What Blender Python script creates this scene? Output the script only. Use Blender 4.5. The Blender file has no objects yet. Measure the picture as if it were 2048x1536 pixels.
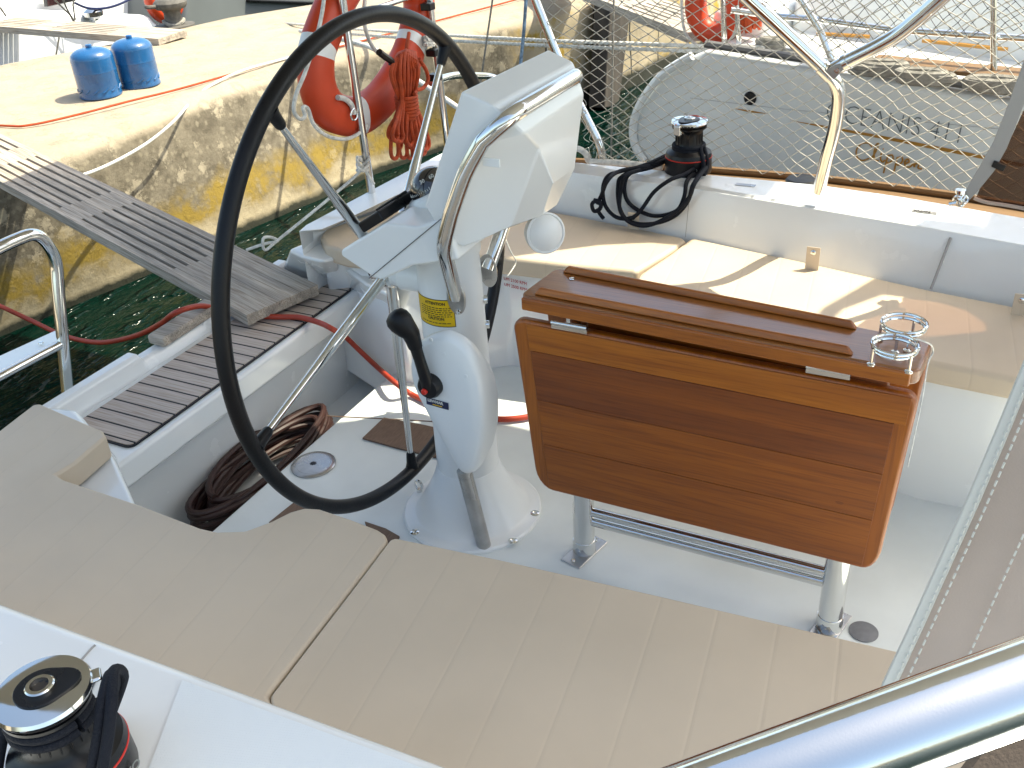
import bpy, bmesh, math, random
from mathutils import Vector as V, Matrix
rnd = random.Random(7)
scene = bpy.context.scene
# ------------------------------------------------------------------ camera
F = 1969.97                                   # focal length in pixels of a 2048 px wide frame
RT = V((0.893680, 0.444841, -0.058754)); DN = V((0.182586, -0.480135, -0.857981)); FW = V((-0.409875, 0.756033, -0.510309))
EYE = V((0, 0, 1.45))
cd = bpy.data.cameras.new('camera'); cam = bpy.data.objects.new('camera', cd); scene.collection.objects.link(cam)
cd.sensor_width = 36; cd.lens = F / 2048 * 36; cd.clip_start = 0.02; cd.clip_end = 500
m = Matrix((RT, -DN, -FW)).transposed().to_4x4(); m.translation = EYE; cam.matrix_world = m
scene.camera = cam
# ------------------------------------------------------------------ light
SUN = V((0.40, 0.35, 0.848)).normalized()
w = bpy.data.worlds.new('World'); scene.world = w; w.use_nodes = True
nt = w.node_tree; bg = nt.nodes['Background']
sky = nt.nodes.new('ShaderNodeTexSky'); sky.sky_type = 'NISHITA'; sky.sun_disc = False
sky.sun_elevation = math.asin(SUN.z); sky.sun_rotation = math.atan2(SUN.x, SUN.y)
sky.dust_density = 2.5; sky.ozone_density = .6; sky.air_density = .8
nt.links.new(sky.outputs[0], bg.inputs[0]); bg.inputs[1].default_value = 0.15
sl = bpy.data.lights.new('sun', 'SUN'); sl.energy = 3.0; sl.angle = math.radians(0.5); sl.color = (1, 0.95, 0.87)
so = bpy.data.objects.new('sun', sl); scene.collection.objects.link(so)
so.rotation_euler = SUN.to_track_quat('Z', 'Y').to_euler()
scene.view_settings.view_transform = 'Standard'; scene.view_settings.look = 'None'
scene.view_settings.exposure = 1.52; scene.view_settings.gamma = 1
scene.view_settings.use_white_balance = True; scene.view_settings.white_balance_temperature = 7300; scene.view_settings.white_balance_tint = 2
# ------------------------------------------------------------------ helpers
def ray(x, y):
    return (RT * (x - 1024) + DN * (y - 768) + FW * F).normalized()
def on(ax, v, x, y):                          # where the line of sight through a photo point meets a plane of the boat
    d = ray(x, y); return EYE + d * ((v - EYE[ax]) / d[ax])
def PX(x, y, v): return on(0, v, x, y)
def PY(x, y, v): return on(1, v, x, y)
def PZ(x, y, v=0.0): return on(2, v, x, y)
def PN(x, y, p0, n):
    d = ray(x, y); return EYE + d * ((V(p0) - EYE).dot(n) / d.dot(n))
def smooth(pts, k=6, closed=False):
    pts = [V(p) for p in pts]; n = len(pts); out = []
    if n < 3: return pts
    for i in range(n if closed else n - 1):
        g = (lambda j: pts[j % n]) if closed else (lambda j: pts[max(0, min(n - 1, j))])
        a, b, c, d = g(i - 1), g(i), g(i + 1), g(i + 2)
        for s in range(k):
            t = s / k
            out.append(0.5 * ((2 * b) + (c - a) * t + (2 * a - 5 * b + 4 * c - d) * t * t + (3 * b - a - 3 * c + d) * t ** 3))
    if not closed: out.append(pts[-1])
    return out
def fillet(pts, r, k=6):                      # straight legs with rounded bends
    pts = [V(p) for p in pts]; out = [pts[0]]
    for i in range(1, len(pts) - 1):
        a, b, c = pts[i - 1], pts[i], pts[i + 1]
        d1 = (a - b); d2 = (c - b); rr = min(r, d1.length * .48, d2.length * .48)
        p = b + d1.normalized() * rr; q = b + d2.normalized() * rr
        for s in range(k + 1):
            t = s / k; out.append(p * (1 - t) ** 2 + b * 2 * t * (1 - t) + q * t * t)
    out.append(pts[-1]); return out
class MB:
    def __init__(s): s.v = []; s.f = []; s.mi = []; s.cur = 0
    def add(s, vs, fs):
        o = len(s.v); s.v += [V(p) for p in vs]; s.f += [[i + o for i in f] for f in fs]; s.mi += [s.cur] * len(fs); return s
    def box(s, a, b, M=None):
        vs = [V((x, y, z)) for x in (a[0], b[0]) for y in (a[1], b[1]) for z in (a[2], b[2])]
        if M: vs = [M @ p for p in vs]
        return s.add(vs, [(0, 1, 3, 2), (4, 6, 7, 5), (0, 4, 5, 1), (2, 3, 7, 6), (0, 2, 6, 4), (1, 5, 7, 3)])
    def prism(s, poly, off):                  # polygon swept along a vector
        poly = [V(p) for p in poly]; n = len(poly); off = V(off)
        return s.add(poly + [p + off for p in poly], [list(range(n))[::-1], list(range(n, 2 * n))] + [(i, (i + 1) % n, n + (i + 1) % n, n + i) for i in range(n)])
    def loft(s, rings, closed=True, caps=True):
        n = len(rings[0]); vs = [p for r in rings for p in r]; fs = []
        for k in range(len(rings) - 1):
            for i in range(n if closed else n - 1):
                j = (i + 1) % n; fs.append((k * n + i, k * n + j, (k + 1) * n + j, (k + 1) * n + i))
        if caps and closed: fs += [list(range(n))[::-1], [(len(rings) - 1) * n + i for i in range(n)]]
        return s.add(vs, fs)
    def tube(s, pts, r, n=12, closed=False, flat=1.0, up=None):
        pts = [V(p) for p in pts]; N = len(pts); rad = r if isinstance(r, (list, tuple)) else [r] * N
        def tan(i):
            if closed: t = pts[(i + 1) % N] - pts[i - 1]
            else: t = pts[min(i + 1, N - 1)] - pts[max(i - 1, 0)]
            return t.normalized()
        t0 = tan(0); u = V(up) if up else (V((0, 0, 1)) if abs(t0.z) < .9 else V((1, 0, 0)))
        u = (u - t0 * u.dot(t0)).normalized(); rings = []
        for i in range(N):
            t = tan(i); u = (u - t * u.dot(t))
            u = u.normalized() if u.length > 1e-6 else V((1, 0, 0)); b = t.cross(u)
            if up:
                u = V(up); u = (u - t * u.dot(t)).normalized(); b = t.cross(u)
            rings.append([pts[i] + (u * math.cos(a) * flat + b * math.sin(a)) * rad[i] for a in [2 * math.pi * k / n for k in range(n)]])
        if closed: rings.append(rings[0]); s.loft(rings, True, False)
        else: s.loft(rings)
        return s
    def lathe(s, prof, c=(0, 0, 0), axis=(0, 0, 1), n=32):
        c = V(c); ax = V(axis).normalized(); u = ax.orthogonal().normalized(); b = ax.cross(u)
        rings = [[c + ax * z + (u * math.cos(2 * math.pi * k / n) + b * math.sin(2 * math.pi * k / n)) * max(r, 1e-4) for k in range(n)] for r, z in prof]
        return s.loft(rings)
    def grid(s, fn, nu, nv):
        return s.add([fn(i / nu, j / nv) for i in range(nu + 1) for j in range(nv + 1)],
                     [(i * (nv + 1) + j, (i + 1) * (nv + 1) + j, (i + 1) * (nv + 1) + j + 1, i * (nv + 1) + j + 1) for i in range(nu) for j in range(nv)])
    def build(s, name, mat, parent=None, bevel=0, seg=3, ang=38, solid=0, org=None, sub=0):
        me = bpy.data.meshes.new(name)
        o = V((0, 0, 0))
        root = parent
        while root is not None and root.parent is not None: root = root.parent
        if root is not None: o = root.location.copy()
        elif org is not None: o = V(org)
        else:
            n = len(s.v); o = V((sum(p.x for p in s.v) / n, sum(p.y for p in s.v) / n, min(p.z for p in s.v)))
        me.from_pydata([p - o for p in s.v], [], s.f); me.validate()
        bm = bmesh.new(); bm.from_mesh(me); bmesh.ops.recalc_face_normals(bm, faces=bm.faces); bm.to_mesh(me); bm.free()
        mats = mat if isinstance(mat, (list, tuple)) else [mat]
        for q in mats: me.materials.append(q)
        if len(mats) > 1 and len(me.polygons) == len(s.mi):
            me.polygons.foreach_set('material_index', s.mi)
        me.polygons.foreach_set('use_smooth', [True] * len(me.polygons))
        me.set_sharp_from_angle(angle=math.radians(ang))
        ob = bpy.data.objects.new(name, me); scene.collection.objects.link(ob)
        if parent is not None: ob.parent = parent
        else: ob.location = o
        if solid:
            q = ob.modifiers.new('t', 'SOLIDIFY'); q.thickness = solid; q.offset = 0
        if sub:
            q = ob.modifiers.new('s', 'SUBSURF'); q.levels = sub; q.render_levels = sub
        if bevel:
            q = ob.modifiers.new('b', 'BEVEL'); q.width = bevel; q.segments = seg; q.limit_method = 'ANGLE'; q.angle_limit = math.radians(28); q.harden_normals = True
        return ob
def tag(o, label, cat, group=None):
    o['label'] = label; o['category'] = cat
    if group: o['group'] = group
    return o
def thing(name, label, cat, loc=(0, 0, 0), group=None):
    o = bpy.data.objects.new(name, None); scene.collection.objects.link(o); o.location = loc; o.empty_display_size = .1
    return tag(o, label, cat, group)
def struct(o, kind='structure'): o['kind'] = kind; return o
def text(name, body, size, p0, xdir, nrm, mat, parent, depth=.0006, bold=0, align='LEFT', shear=0, xs=1.0):
    cu = bpy.data.curves.new(name, 'FONT'); cu.body = body; cu.size = size; cu.extrude = depth; cu.offset = bold; cu.align_x = align; cu.shear = shear
    cu.resolution_u = 3
    t = bpy.data.objects.new(name, cu); scene.collection.objects.link(t)
    bpy.context.view_layer.update()
    me = bpy.data.meshes.new_from_object(t.evaluated_get(bpy.context.evaluated_depsgraph_get()))
    bpy.data.objects.remove(t)
    x = V(xdir).normalized(); n = V(nrm); n = (n - x * n.dot(x)).normalized(); y = n.cross(x)
    root = parent
    while root.parent is not None: root = root.parent
    M = Matrix((x, y, n)).transposed()
    for v in me.vertices: v.co = V(p0) + M @ V((v.co.x * xs, v.co.y, v.co.z)) - root.location
    me.materials.clear(); me.materials.append(mat)
    ob = bpy.data.objects.new(name, me); scene.collection.objects.link(ob); ob.parent = parent; return ob
# ------------------------------------------------------------------ materials
def node(nt, t, **k):
    n = nt.nodes.new(t)
    for a, b in k.items(): setattr(n, a, b)
    return n
def mat(name, col, rough=.5, metal=0, coat=0, var=.0, vs=6, bump=0, bs=40, rv=.0, spec=.5, col2=None, stretch=None, trans=0, sheen=0, detail=5, bdist=.002):
    M = bpy.data.materials.new(name); M.use_nodes = True; nt = M.node_tree; b = nt.nodes['Principled BSDF']
    b.inputs['Base Color'].default_value = (*col, 1); b.inputs['Roughness'].default_value = rough
    b.inputs['Metallic'].default_value = metal; b.inputs['Coat Weight'].default_value = coat; b.inputs['Coat Roughness'].default_value = .08
    b.inputs['Specular IOR Level'].default_value = spec; b.inputs['Transmission Weight'].default_value = trans; b.inputs['Sheen Weight'].default_value = sheen
    tc = node(nt, 'ShaderNodeTexCoord'); mp = node(nt, 'ShaderNodeMapping'); nt.links.new(tc.outputs['Object'], mp.inputs[0])
    if stretch: mp.inputs['Scale'].default_value = stretch
    if var or col2:
        n = node(nt, 'ShaderNodeTexNoise'); n.inputs['Scale'].default_value = vs; n.inputs['Detail'].default_value = detail
        r = node(nt, 'ShaderNodeMixRGB'); c2 = col2 or tuple(c * (1 - var) for c in col)
        r.inputs[1].default_value = (*c2, 1); r.inputs[2].default_value = (*col, 1)
        cr = node(nt, 'ShaderNodeMapRange'); cr.inputs[1].default_value = .35; cr.inputs[2].default_value = .65
        nt.links.new(mp.outputs[0], n.inputs[0]); nt.links.new(n.outputs[0], cr.inputs[0]); nt.links.new(cr.outputs[0], r.inputs[0]); nt.links.new(r.outputs[0], b.inputs['Base Color'])
    if rv:
        n = node(nt, 'ShaderNodeTexNoise'); n.inputs['Scale'].default_value = 9; n.inputs['Detail'].default_value = 6
        cr = node(nt, 'ShaderNodeMapRange'); cr.inputs[1].default_value = .35; cr.inputs[2].default_value = .7
        cr.inputs[3].default_value = max(0, rough - rv); cr.inputs[4].default_value = rough + rv
        nt.links.new(tc.outputs['Object'], n.inputs[0]); nt.links.new(n.outputs[0], cr.inputs[0]); nt.links.new(cr.outputs[0], b.inputs['Roughness'])
    if bump:
        n = node(nt, 'ShaderNodeTexNoise'); n.inputs['Scale'].default_value = bs; n.inputs['Detail'].default_value = 4
        q = node(nt, 'ShaderNodeBump'); q.inputs['Strength'].default_value = bump; q.inputs['Distance'].default_value = bdist
        nt.links.new(mp.outputs[0], n.inputs[0]); nt.links.new(n.outputs[0], q.inputs['Height']); nt.links.new(q.outputs[0], b.inputs['Normal'])
    return M
def bsdf(M): return M.node_tree.nodes['Principled BSDF']
GEL = mat('white_gelcoat', (.79, .80, .785), .22, coat=.5, var=.06, vs=2.5, rv=.08)
GELF = mat('white_nonskid_gelcoat', (.74, .77, .75), .45, var=.10, vs=5, rv=.1, bump=.15, bs=700, bdist=.0006)
PLAST = mat('white_plastic', (.79, .80, .785), .28, coat=.3, var=.04, vs=4)
LAMP = mat('milky_plastic', (.78, .77, .74), .3, coat=.2, var=.05, vs=8)
STEEL = mat('polished_stainless', (.72, .72, .70), .09, metal=1, rv=.05)
STEELR = mat('brushed_stainless', (.5, .49, .48), .3, metal=1, rv=.1, var=.2, vs=30)
BLACK = mat('black_plastic', (.006, .006, .007), .35, spec=.35, rv=.1)
LEATHER = mat('black_leather', (.0035, .0035, .0045), .42, spec=.3, bump=.3, bs=220, bdist=.0015, rv=.08)
ROPEB = mat('navy_braid', (.003, .005, .011), .75, spec=.3, bump=.8, bs=500, bdist=.002)
ROPEW = mat('white_rope', (.80, .78, .72), .85, bump=.8, bs=300, bdist=.003, var=.35, vs=60)
ROPEG = mat('weathered_grey_rope', (.33, .31, .27), .9, bump=.8, bs=300, bdist=.003, var=.4, vs=50)
NETM = mat('net_cord', (.62, .58, .50), .85, var=.25, vs=40)
ROPEO = mat('orange_rope', (.50, .06, .008), .7, bump=.9, bs=420, bdist=.003, var=.3, vs=40)
ORANGE = mat('orange_plastic', (.62, .055, .012), .42, var=.18, vs=6, rv=.1)
HOSEM = mat('orange_hose', (.42, .045, .018), .5, var=.2, vs=15)
HOSED = mat('dark_red_hose', (.036, .012, .009), .5, var=.35, vs=20)
RED = mat('red_plastic', (.6, .02, .01), .4)
BLUE = mat('blue_paint', (.010, .10, .27), .28, coat=.5, var=.25, vs=14, bump=.25, bs=18, bdist=.004, rv=.1)
BRASSC = mat('teak_cleat', (.3, .22, .14), .5)
CANVAS = mat('taupe_canvas', (.62, .52, .45), .85, bump=.5, bs=600, bdist=.001, var=.12, vs=8, sheen=.2)
CANVW = mat('white_binding', (.86, .85, .79), .8, var=.04)
def translucent(M, col, f):
    nt = M.node_tree; b = bsdf(M); out = nt.nodes['Material Output']; t = node(nt, 'ShaderNodeBsdfTranslucent'); t.inputs[0].default_value = (*col, 1)
    m = node(nt, 'ShaderNodeMixShader'); m.inputs[0].default_value = f; nt.links.new(b.outputs[0], m.inputs[1]); nt.links.new(t.outputs[0], m.inputs[2]); nt.links.new(m.outputs[0], out.inputs[0])
def tinted(M, col, f):
    nt = M.node_tree; b = bsdf(M); out = nt.nodes['Material Output']; t = node(nt, 'ShaderNodeBsdfTransparent'); t.inputs[0].default_value = (*col, 1)
    m = node(nt, 'ShaderNodeMixShader'); m.inputs[0].default_value = f; nt.links.new(b.outputs[0], m.inputs[1]); nt.links.new(t.outputs[0], m.inputs[2]); nt.links.new(m.outputs[0], out.inputs[0])
translucent(CANVAS, (.50, .40, .34), .35); translucent(CANVW, (.6, .6, .55), .3)
WEB = mat('grey_webbing', (.32, .31, .30), .8, bump=.6, bs=500, bdist=.001)
WINDOW = mat('smoked_vinyl_window', (.075, .052, .038), .25, var=.4, vs=5, bump=.3, bs=9, bdist=.01)
tinted(WINDOW, (.55, .42, .34), .75)
YELLOW = mat('yellow_label', (.75, .47, .005), .4)
INK = mat('dark_ink', (.02, .015, .01), .6)
NAVY = mat('navy_label', (.01, .015, .06), .3)
GOLD = mat('gold_lettering', (.42, .20, .03), .4)
GREYINK = mat('grey_lettering', (.12, .14, .15), .4)
REDINK = mat('red_lettering', (.45, .04, .05), .5)
HULLW = mat('neighbour_gelcoat', (.80, .82, .81), .3, coat=.3, var=.10, vs=1.2)
IRON = mat('rusty_iron', (.12, .11, .095), .7, var=.4, vs=30, bump=.5, bs=60, bdist=.003)
PILE = mat('dark_timber', (.075, .062, .05), .8, var=.5, vs=14, stretch=(1, 1, .15), bump=.6, bs=40, bdist=.006)
CARPET = mat('brown_mat', (.20, .125, .085), .8, var=.3, vs=60, stretch=(8, 1, 1), bump=.4, bs=100, bdist=.002)
GLASSD = mat('dark_glass', (.012, .012, .014), .05, coat=1)
CANOPY = mat('beige_canopy', (.52, .51, .47), .9)

def wood_mat(name, base, dark, axis, rough=.38, coat=.3, scale=1.0, grey=False):
    M = bpy.data.materials.new(name); M.use_nodes = True; nt = M.node_tree; b = nt.nodes['Principled BSDF']
    b.inputs['Roughness'].default_value = rough; b.inputs['Coat Weight'].default_value = coat; b.inputs['Coat Roughness'].default_value = .12
    tc = node(nt, 'ShaderNodeTexCoord'); mp = node(nt, 'ShaderNodeMapping'); sc = [26, 26, 26]; sc[axis] = 1.6
    mp.inputs['Scale'].default_value = [s * scale for s in sc]; nt.links.new(tc.outputs['Object'], mp.inputs[0])
    n1 = node(nt, 'ShaderNodeTexNoise'); n1.inputs['Scale'].default_value = 1.0; n1.inputs['Detail'].default_value = 8; n1.inputs['Roughness'].default_value = .6; n1.inputs['Distortion'].default_value = .6
    mp2 = node(nt, 'ShaderNodeMapping'); s2 = [260, 260, 260]; s2[axis] = 9; mp2.inputs['Scale'].default_value = s2; nt.links.new(tc.outputs['Object'], mp2.inputs[0])
    n2 = node(nt, 'ShaderNodeTexNoise'); n2.inputs['Scale'].default_value = 1; n2.inputs['Detail'].default_value = 3
    nt.links.new(mp.outputs[0], n1.inputs[0]); nt.links.new(mp2.outputs[0], n2.inputs[0])
    cr = node(nt, 'ShaderNodeValToRGB'); cr.color_ramp.elements[0].position = .33; cr.color_ramp.elements[0].color = (*dark, 1)
    cr.color_ramp.elements[1].position = .66; cr.color_ramp.elements[1].color = (*base, 1)
    e = cr.color_ramp.elements.new(.48); e.color = (*[(a * .62 + c * .38) for a, c in zip(dark, base)], 1)
    nt.links.new(n1.outputs[0], cr.inputs[0])
    mx = node(nt, 'ShaderNodeMixRGB', blend_type='MULTIPLY'); mx.inputs[0].default_value = 1
    c2 = node(nt, 'ShaderNodeValToRGB'); c2.color_ramp.elements[0].position = .3; c2.color_ramp.elements[0].color = (.55, .5, .45, 1) if grey else (.72, .66, .6, 1); c2.color_ramp.elements[1].position = .55; c2.color_ramp.elements[1].color = (1, 1, 1, 1)
    nt.links.new(n2.outputs[0], c2.inputs[0]); nt.links.new(cr.outputs[0], mx.inputs[1]); nt.links.new(c2.outputs[0], mx.inputs[2]); nt.links.new(mx.outputs[0], b.inputs['Base Color'])
    bp = node(nt, 'ShaderNodeBump'); bp.inputs['Strength'].default_value = .5 if grey else .12; bp.inputs['Distance'].default_value = .002
    nt.links.new(n2.outputs[0], bp.inputs['Height']); nt.links.new(bp.outputs[0], b.inputs['Normal'])
    return M
VARN = wood_mat('varnished_teak', (.35, .092, .004), (.22, .050, .002), 0)
VARNL = wood_mat('varnished_teak_light', (.42, .125, .008), (.29, .076, .005), 0)
VARNZ = wood_mat('varnished_teak_upright', (.36, .098, .006), (.25, .060, .004), 2)
VARND = wood_mat('varnished_teak_dark', (.25, .060, .003), (.17, .036, .0025), 0)
VARNT = wood_mat('varnished_teak_top', (.30, .105, .020), (.21, .068, .012), 0, rough=.35, coat=.9)
WEATH = wood_mat('weathered_teak', (.56, .48, .39), (.27, .24, .205), 0, rough=.8, coat=0, grey=True)
# passerelle runs at an angle: its own grain is set through object rotation
# teak decking with black caulk: seams run fore and aft, so repeat across Y
def deck_mat(name, axis, pitch, caulk, base, dark, off=0.0):
    M = wood_mat(name, base, dark, 1 - axis, rough=.7, coat=0); nt = M.node_tree; b = nt.nodes['Principled BSDF']
    src = b.inputs['Base Color'].links[0].from_socket
    tc = node(nt, 'ShaderNodeTexCoord'); sp = node(nt, 'ShaderNodeSeparateXYZ'); nt.links.new(tc.outputs['Object'], sp.inputs[0])
    a = node(nt, 'ShaderNodeMath', operation='ADD'); a.inputs[1].default_value = off + 50 * pitch; nt.links.new(sp.outputs[axis], a.inputs[0])
    d = node(nt, 'ShaderNodeMath', operation='DIVIDE'); d.inputs[1].default_value = pitch; nt.links.new(a.outputs[0], d.inputs[0])
    f = node(nt, 'ShaderNodeMath', operation='FRACT'); nt.links.new(d.outputs[0], f.inputs[0])
    l = node(nt, 'ShaderNodeMath', operation='LESS_THAN'); l.inputs[1].default_value = caulk / pitch; nt.links.new(f.outputs[0], l.inputs[0])
    mx = node(nt, 'ShaderNodeMixRGB'); nt.links.new(l.outputs[0], mx.inputs[0]); nt.links.new(src, mx.inputs[1]); mx.inputs[2].default_value = (.008, .008, .009, 1)
    nt.links.new(mx.outputs[0], b.inputs['Base Color']); return M
TEAKB = deck_mat('caulked_teak', 1, .0435, .0055, (.56, .475, .41), (.44, .37, .32))
TEAKD = mat('deck_teak', (.19, .105, .042), .7, var=.2, vs=30, stretch=(.1, 1, 1))
def cushion_mat():
    M = mat('beige_vinyl', (.60, .49, .365), .55, var=.07, vs=5, rv=.08); nt = M.node_tree; b = bsdf(M)
    tc = node(nt, 'ShaderNodeTexCoord'); sp = node(nt, 'ShaderNodeSeparateXYZ'); nt.links.new(tc.outputs['Object'], sp.inputs[0])
    mn = node(nt, 'ShaderNodeMath', operation='MULTIPLY'); mn.inputs[1].default_value = .12; nt.links.new(sp.outputs[1], mn.inputs[0])
    a0 = node(nt, 'ShaderNodeMath', operation='ADD'); nt.links.new(sp.outputs[0], a0.inputs[0]); nt.links.new(mn.outputs[0], a0.inputs[1])
    a = node(nt, 'ShaderNodeMath', operation='ADD'); a.inputs[1].default_value = 8.9; nt.links.new(a0.outputs[0], a.inputs[0])
    d = node(nt, 'ShaderNodeMath', operation='DIVIDE'); d.inputs[1].default_value = .089; nt.links.new(a.outputs[0], d.inputs[0])
    f = node(nt, 'ShaderNodeMath', operation='FRACT'); nt.links.new(d.outputs[0], f.inputs[0])
    s = node(nt, 'ShaderNodeMath', operation='SUBTRACT'); s.inputs[1].default_value = .5; nt.links.new(f.outputs[0], s.inputs[0])
    ab = node(nt, 'ShaderNodeMath', operation='ABSOLUTE'); nt.links.new(s.outputs[0], ab.inputs[0])
    mr = node(nt, 'ShaderNodeMapRange'); mr.inputs[1].default_value = 0; mr.inputs[2].default_value = .05; nt.links.new(ab.outputs[0], mr.inputs[0])
    # fine perforated stitch line
    n0 = node(nt, 'ShaderNodeTexNoise'); n0.inputs['Scale'].default_value = 14; n0.inputs['Detail'].default_value = 3; nt.links.new(tc.outputs['Object'], n0.inputs[0])
    st = node(nt, 'ShaderNodeMapRange'); st.inputs[1].default_value = .012; st.inputs[2].default_value = .018; nt.links.new(ab.outputs[0], st.inputs[0])
    st.inputs[3].default_value = .96; st.inputs[4].default_value = 1.0
    cm = node(nt, 'ShaderNodeMixRGB', blend_type='MULTIPLY'); cm.inputs[0].default_value = 1
    src = b.inputs['Base Color'].links[0].from_socket; nt.links.new(src, cm.inputs[1])
    nt.links.new(st.outputs[0], cm.inputs[2]); nt.links.new(cm.outputs[0], b.inputs['Base Color'])
    nn = node(nt, 'ShaderNodeTexNoise'); nn.inputs['Scale'].default_value = 4; nn.inputs['Detail'].default_value = 2; nt.links.new(tc.outputs['Object'], nn.inputs[0])
    ad = node(nt, 'ShaderNodeMath', operation='MULTIPLY_ADD'); ad.inputs[1].default_value = 4.0; nt.links.new(nn.outputs[0], ad.inputs[0]); nt.links.new(mr.outputs[0], ad.inputs[2])
    bp = node(nt, 'ShaderNodeBump'); bp.inputs['Strength'].default_value = .22; bp.inputs['Distance'].default_value = .0016
    nt.links.new(ad.outputs[0], bp.inputs['Height']); nt.links.new(bp.outputs[0], b.inputs['Normal']); return M
CUSH = cushion_mat()

def nonskid_mat():
    M = mat('woven_nonskid', (.73, .76, .76), .5); nt = M.node_tree; b = bsdf(M)
    tc = node(nt, 'ShaderNodeTexCoord'); mp = node(nt, 'ShaderNodeMapping'); mp.inputs['Rotation'].default_value = (0, 0, .5); mp.inputs['Scale'].default_value = (420, 420, 420)
    nt.links.new(tc.outputs['Object'], mp.inputs[0])
    ck = node(nt, 'ShaderNodeTexChecker'); ck.inputs['Scale'].default_value = 1; nt.links.new(mp.outputs[0], ck.inputs[0])
    bp = node(nt, 'ShaderNodeBump'); bp.inputs['Strength'].default_value = .5; bp.inputs['Distance'].default_value = .0008
    nt.links.new(ck.outputs[1], bp.inputs['Height']); nt.links.new(bp.outputs[0], b.inputs['Normal']); return M
NSK = nonskid_mat()

def quay_mat():
    M = bpy.data.materials.new('lichen_concrete'); M.use_nodes = True; nt = M.node_tree; b = nt.nodes['Principled BSDF']; b.inputs['Roughness'].default_value = .9
    tc = node(nt, 'ShaderNodeTexCoord'); L = nt.links.new
    def noise(s, d=6, r=.6, st=None):
        n = node(nt, 'ShaderNodeTexNoise'); n.inputs['Scale'].default_value = s; n.inputs['Detail'].default_value = d; n.inputs['Roughness'].default_value = r
        if st:
            mp = node(nt, 'ShaderNodeMapping'); mp.inputs['Scale'].default_value = st; L(tc.outputs['Object'], mp.inputs[0]); L(mp.outputs[0], n.inputs[0])
        else: L(tc.outputs['Object'], n.inputs[0])
        return n.outputs[0]
    def ramp(src, a, bb, va=0, vb=1):
        m = node(nt, 'ShaderNodeMapRange'); m.inputs[1].default_value = a; m.inputs[2].default_value = bb; m.inputs[3].default_value = va; m.inputs[4].default_value = vb; L(src, m.inputs[0]); return m.outputs[0]
    def mix(f, a, c, t='MIX'):
        m = node(nt, 'ShaderNodeMixRGB', blend_type=t)
        if isinstance(f, float): m.inputs[0].default_value = f
        else: L(f, m.inputs[0])
        for i, q in ((1, a), (2, c)):
            if isinstance(q, tuple): m.inputs[i].default_value = (*q, 1)
            else: L(q, m.inputs[i])
        return m.outputs[0]
    def math_(op, a, c):
        m = node(nt, 'ShaderNodeMath', operation=op)
        for i, q in ((0, a), (1, c)):
            if isinstance(q, (int, float)): m.inputs[i].default_value = q
            else: L(q, m.inputs[i])
        return m.outputs[0]
    geo = node(nt, 'ShaderNodeNewGeometry'); sp = node(nt, 'ShaderNodeSeparateXYZ'); L(geo.outputs['Position'], sp.inputs[0])
    z = sp.outputs[2]; y = sp.outputs[1]
    sn = node(nt, 'ShaderNodeSeparateXYZ'); L(geo.outputs['Normal'], sn.inputs[0])
    base = mix(ramp(noise(9, 8, .7), .4, .6), (.110, .092, .064), (.21, .180, .130))
    # pale lichen blotches
    vo = node(nt, 'ShaderNodeTexVoronoi'); vo.inputs['Scale'].default_value = 10; vo.feature = 'SMOOTH_F1'; L(tc.outputs['Object'], vo.inputs[0])
    vn = math_('ADD', vo.outputs[0], math_('MULTIPLY', noise(38, 9, .85), 1.3))
    li = ramp(vn, .95, .86); li = math_('MULTIPLY', li, ramp(noise(2.3, 3), .38, .50))
    vo2 = node(nt, 'ShaderNodeTexVoronoi'); vo2.inputs['Scale'].default_value = 26; L(tc.outputs['Object'], vo2.inputs[0])
    li2 = ramp(math_('ADD', vo2.outputs[0], math_('MULTIPLY', noise(70, 5, .85), .9)), .80, .66)
    base = mix(math_('MULTIPLY', li2, .6), base, (.30, .26, .185))
    base = mix(li, base, (.36, .31, .225))
    # yellow band low on the wall, patchy
    zz = math_('ADD', z, math_('MULTIPLY', noise(3.5, 6, .65), .34))
    yb = math_('MULTIPLY', ramp(zz, .10, .0), ramp(zz, -.17, -.08)); yb = math_('MULTIPLY', yb, ramp(noise(6, 7, .7), .34, .52))
    base = mix(yb, base, (.27, .185, .032))
    # bare pale foot, dark wet band
    ft = ramp(zz, -.09, -.18); base = mix(ft, base, (.40, .335, .22))
    wet = ramp(math_('ADD', z, math_('MULTIPLY', noise(14, 4), .04)), -.325, -.355); base = mix(wet, base, (.022, .024, .014))
    # far, younger panel wall
    far = ramp(y, 5.6, 5.9)
    pn = mix(ramp(noise(2.2, 5, .6, (1, 1, .3)), .4, .6), (.40, .33, .215), (.45, .37, .25))
    pn = mix(ramp(noise(4.5, 7, .7), .52, .62), pn, (.38, .24, .02))
    pf = math_('FRACT', math_('DIVIDE', math_('ADD', y, math_('MULTIPLY', noise(1.5, 3), .12)), .43), 0)
    pn = mix(ramp(pf, .045, .03), pn, (.03, .026, .018))
    pn = mix(ramp(math_('ADD', z, math_('MULTIPLY', noise(10, 4), .06)), -.24, -.28), pn, (.022, .024, .014)); base = mix(math_('MULTIPLY', far, ramp(sn.outputs[2], .8, .5)), base, pn)
    # worn top
    tp = ramp(sn.outputs[2], .35, .75)
    top = mix(ramp(noise(5, 8, .7), .35, .65), (.33, .275, .20), (.39, .33, .245))
    top = mix(ramp(noise(70, 4, .7), .66, .72), top, (.22, .2, .17))
    base = mix(tp, base, top)
    pits = ramp(noise(55, 3, .6), .72, .74); base = mix(math_('MULTIPLY', pits, .8), base, (.03, .028, .024))
    L(base, b.inputs['Base Color'])
    bp = node(nt, 'ShaderNodeBump'); bp.inputs['Strength'].default_value = .6; bp.inputs['Distance'].default_value = .012
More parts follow.
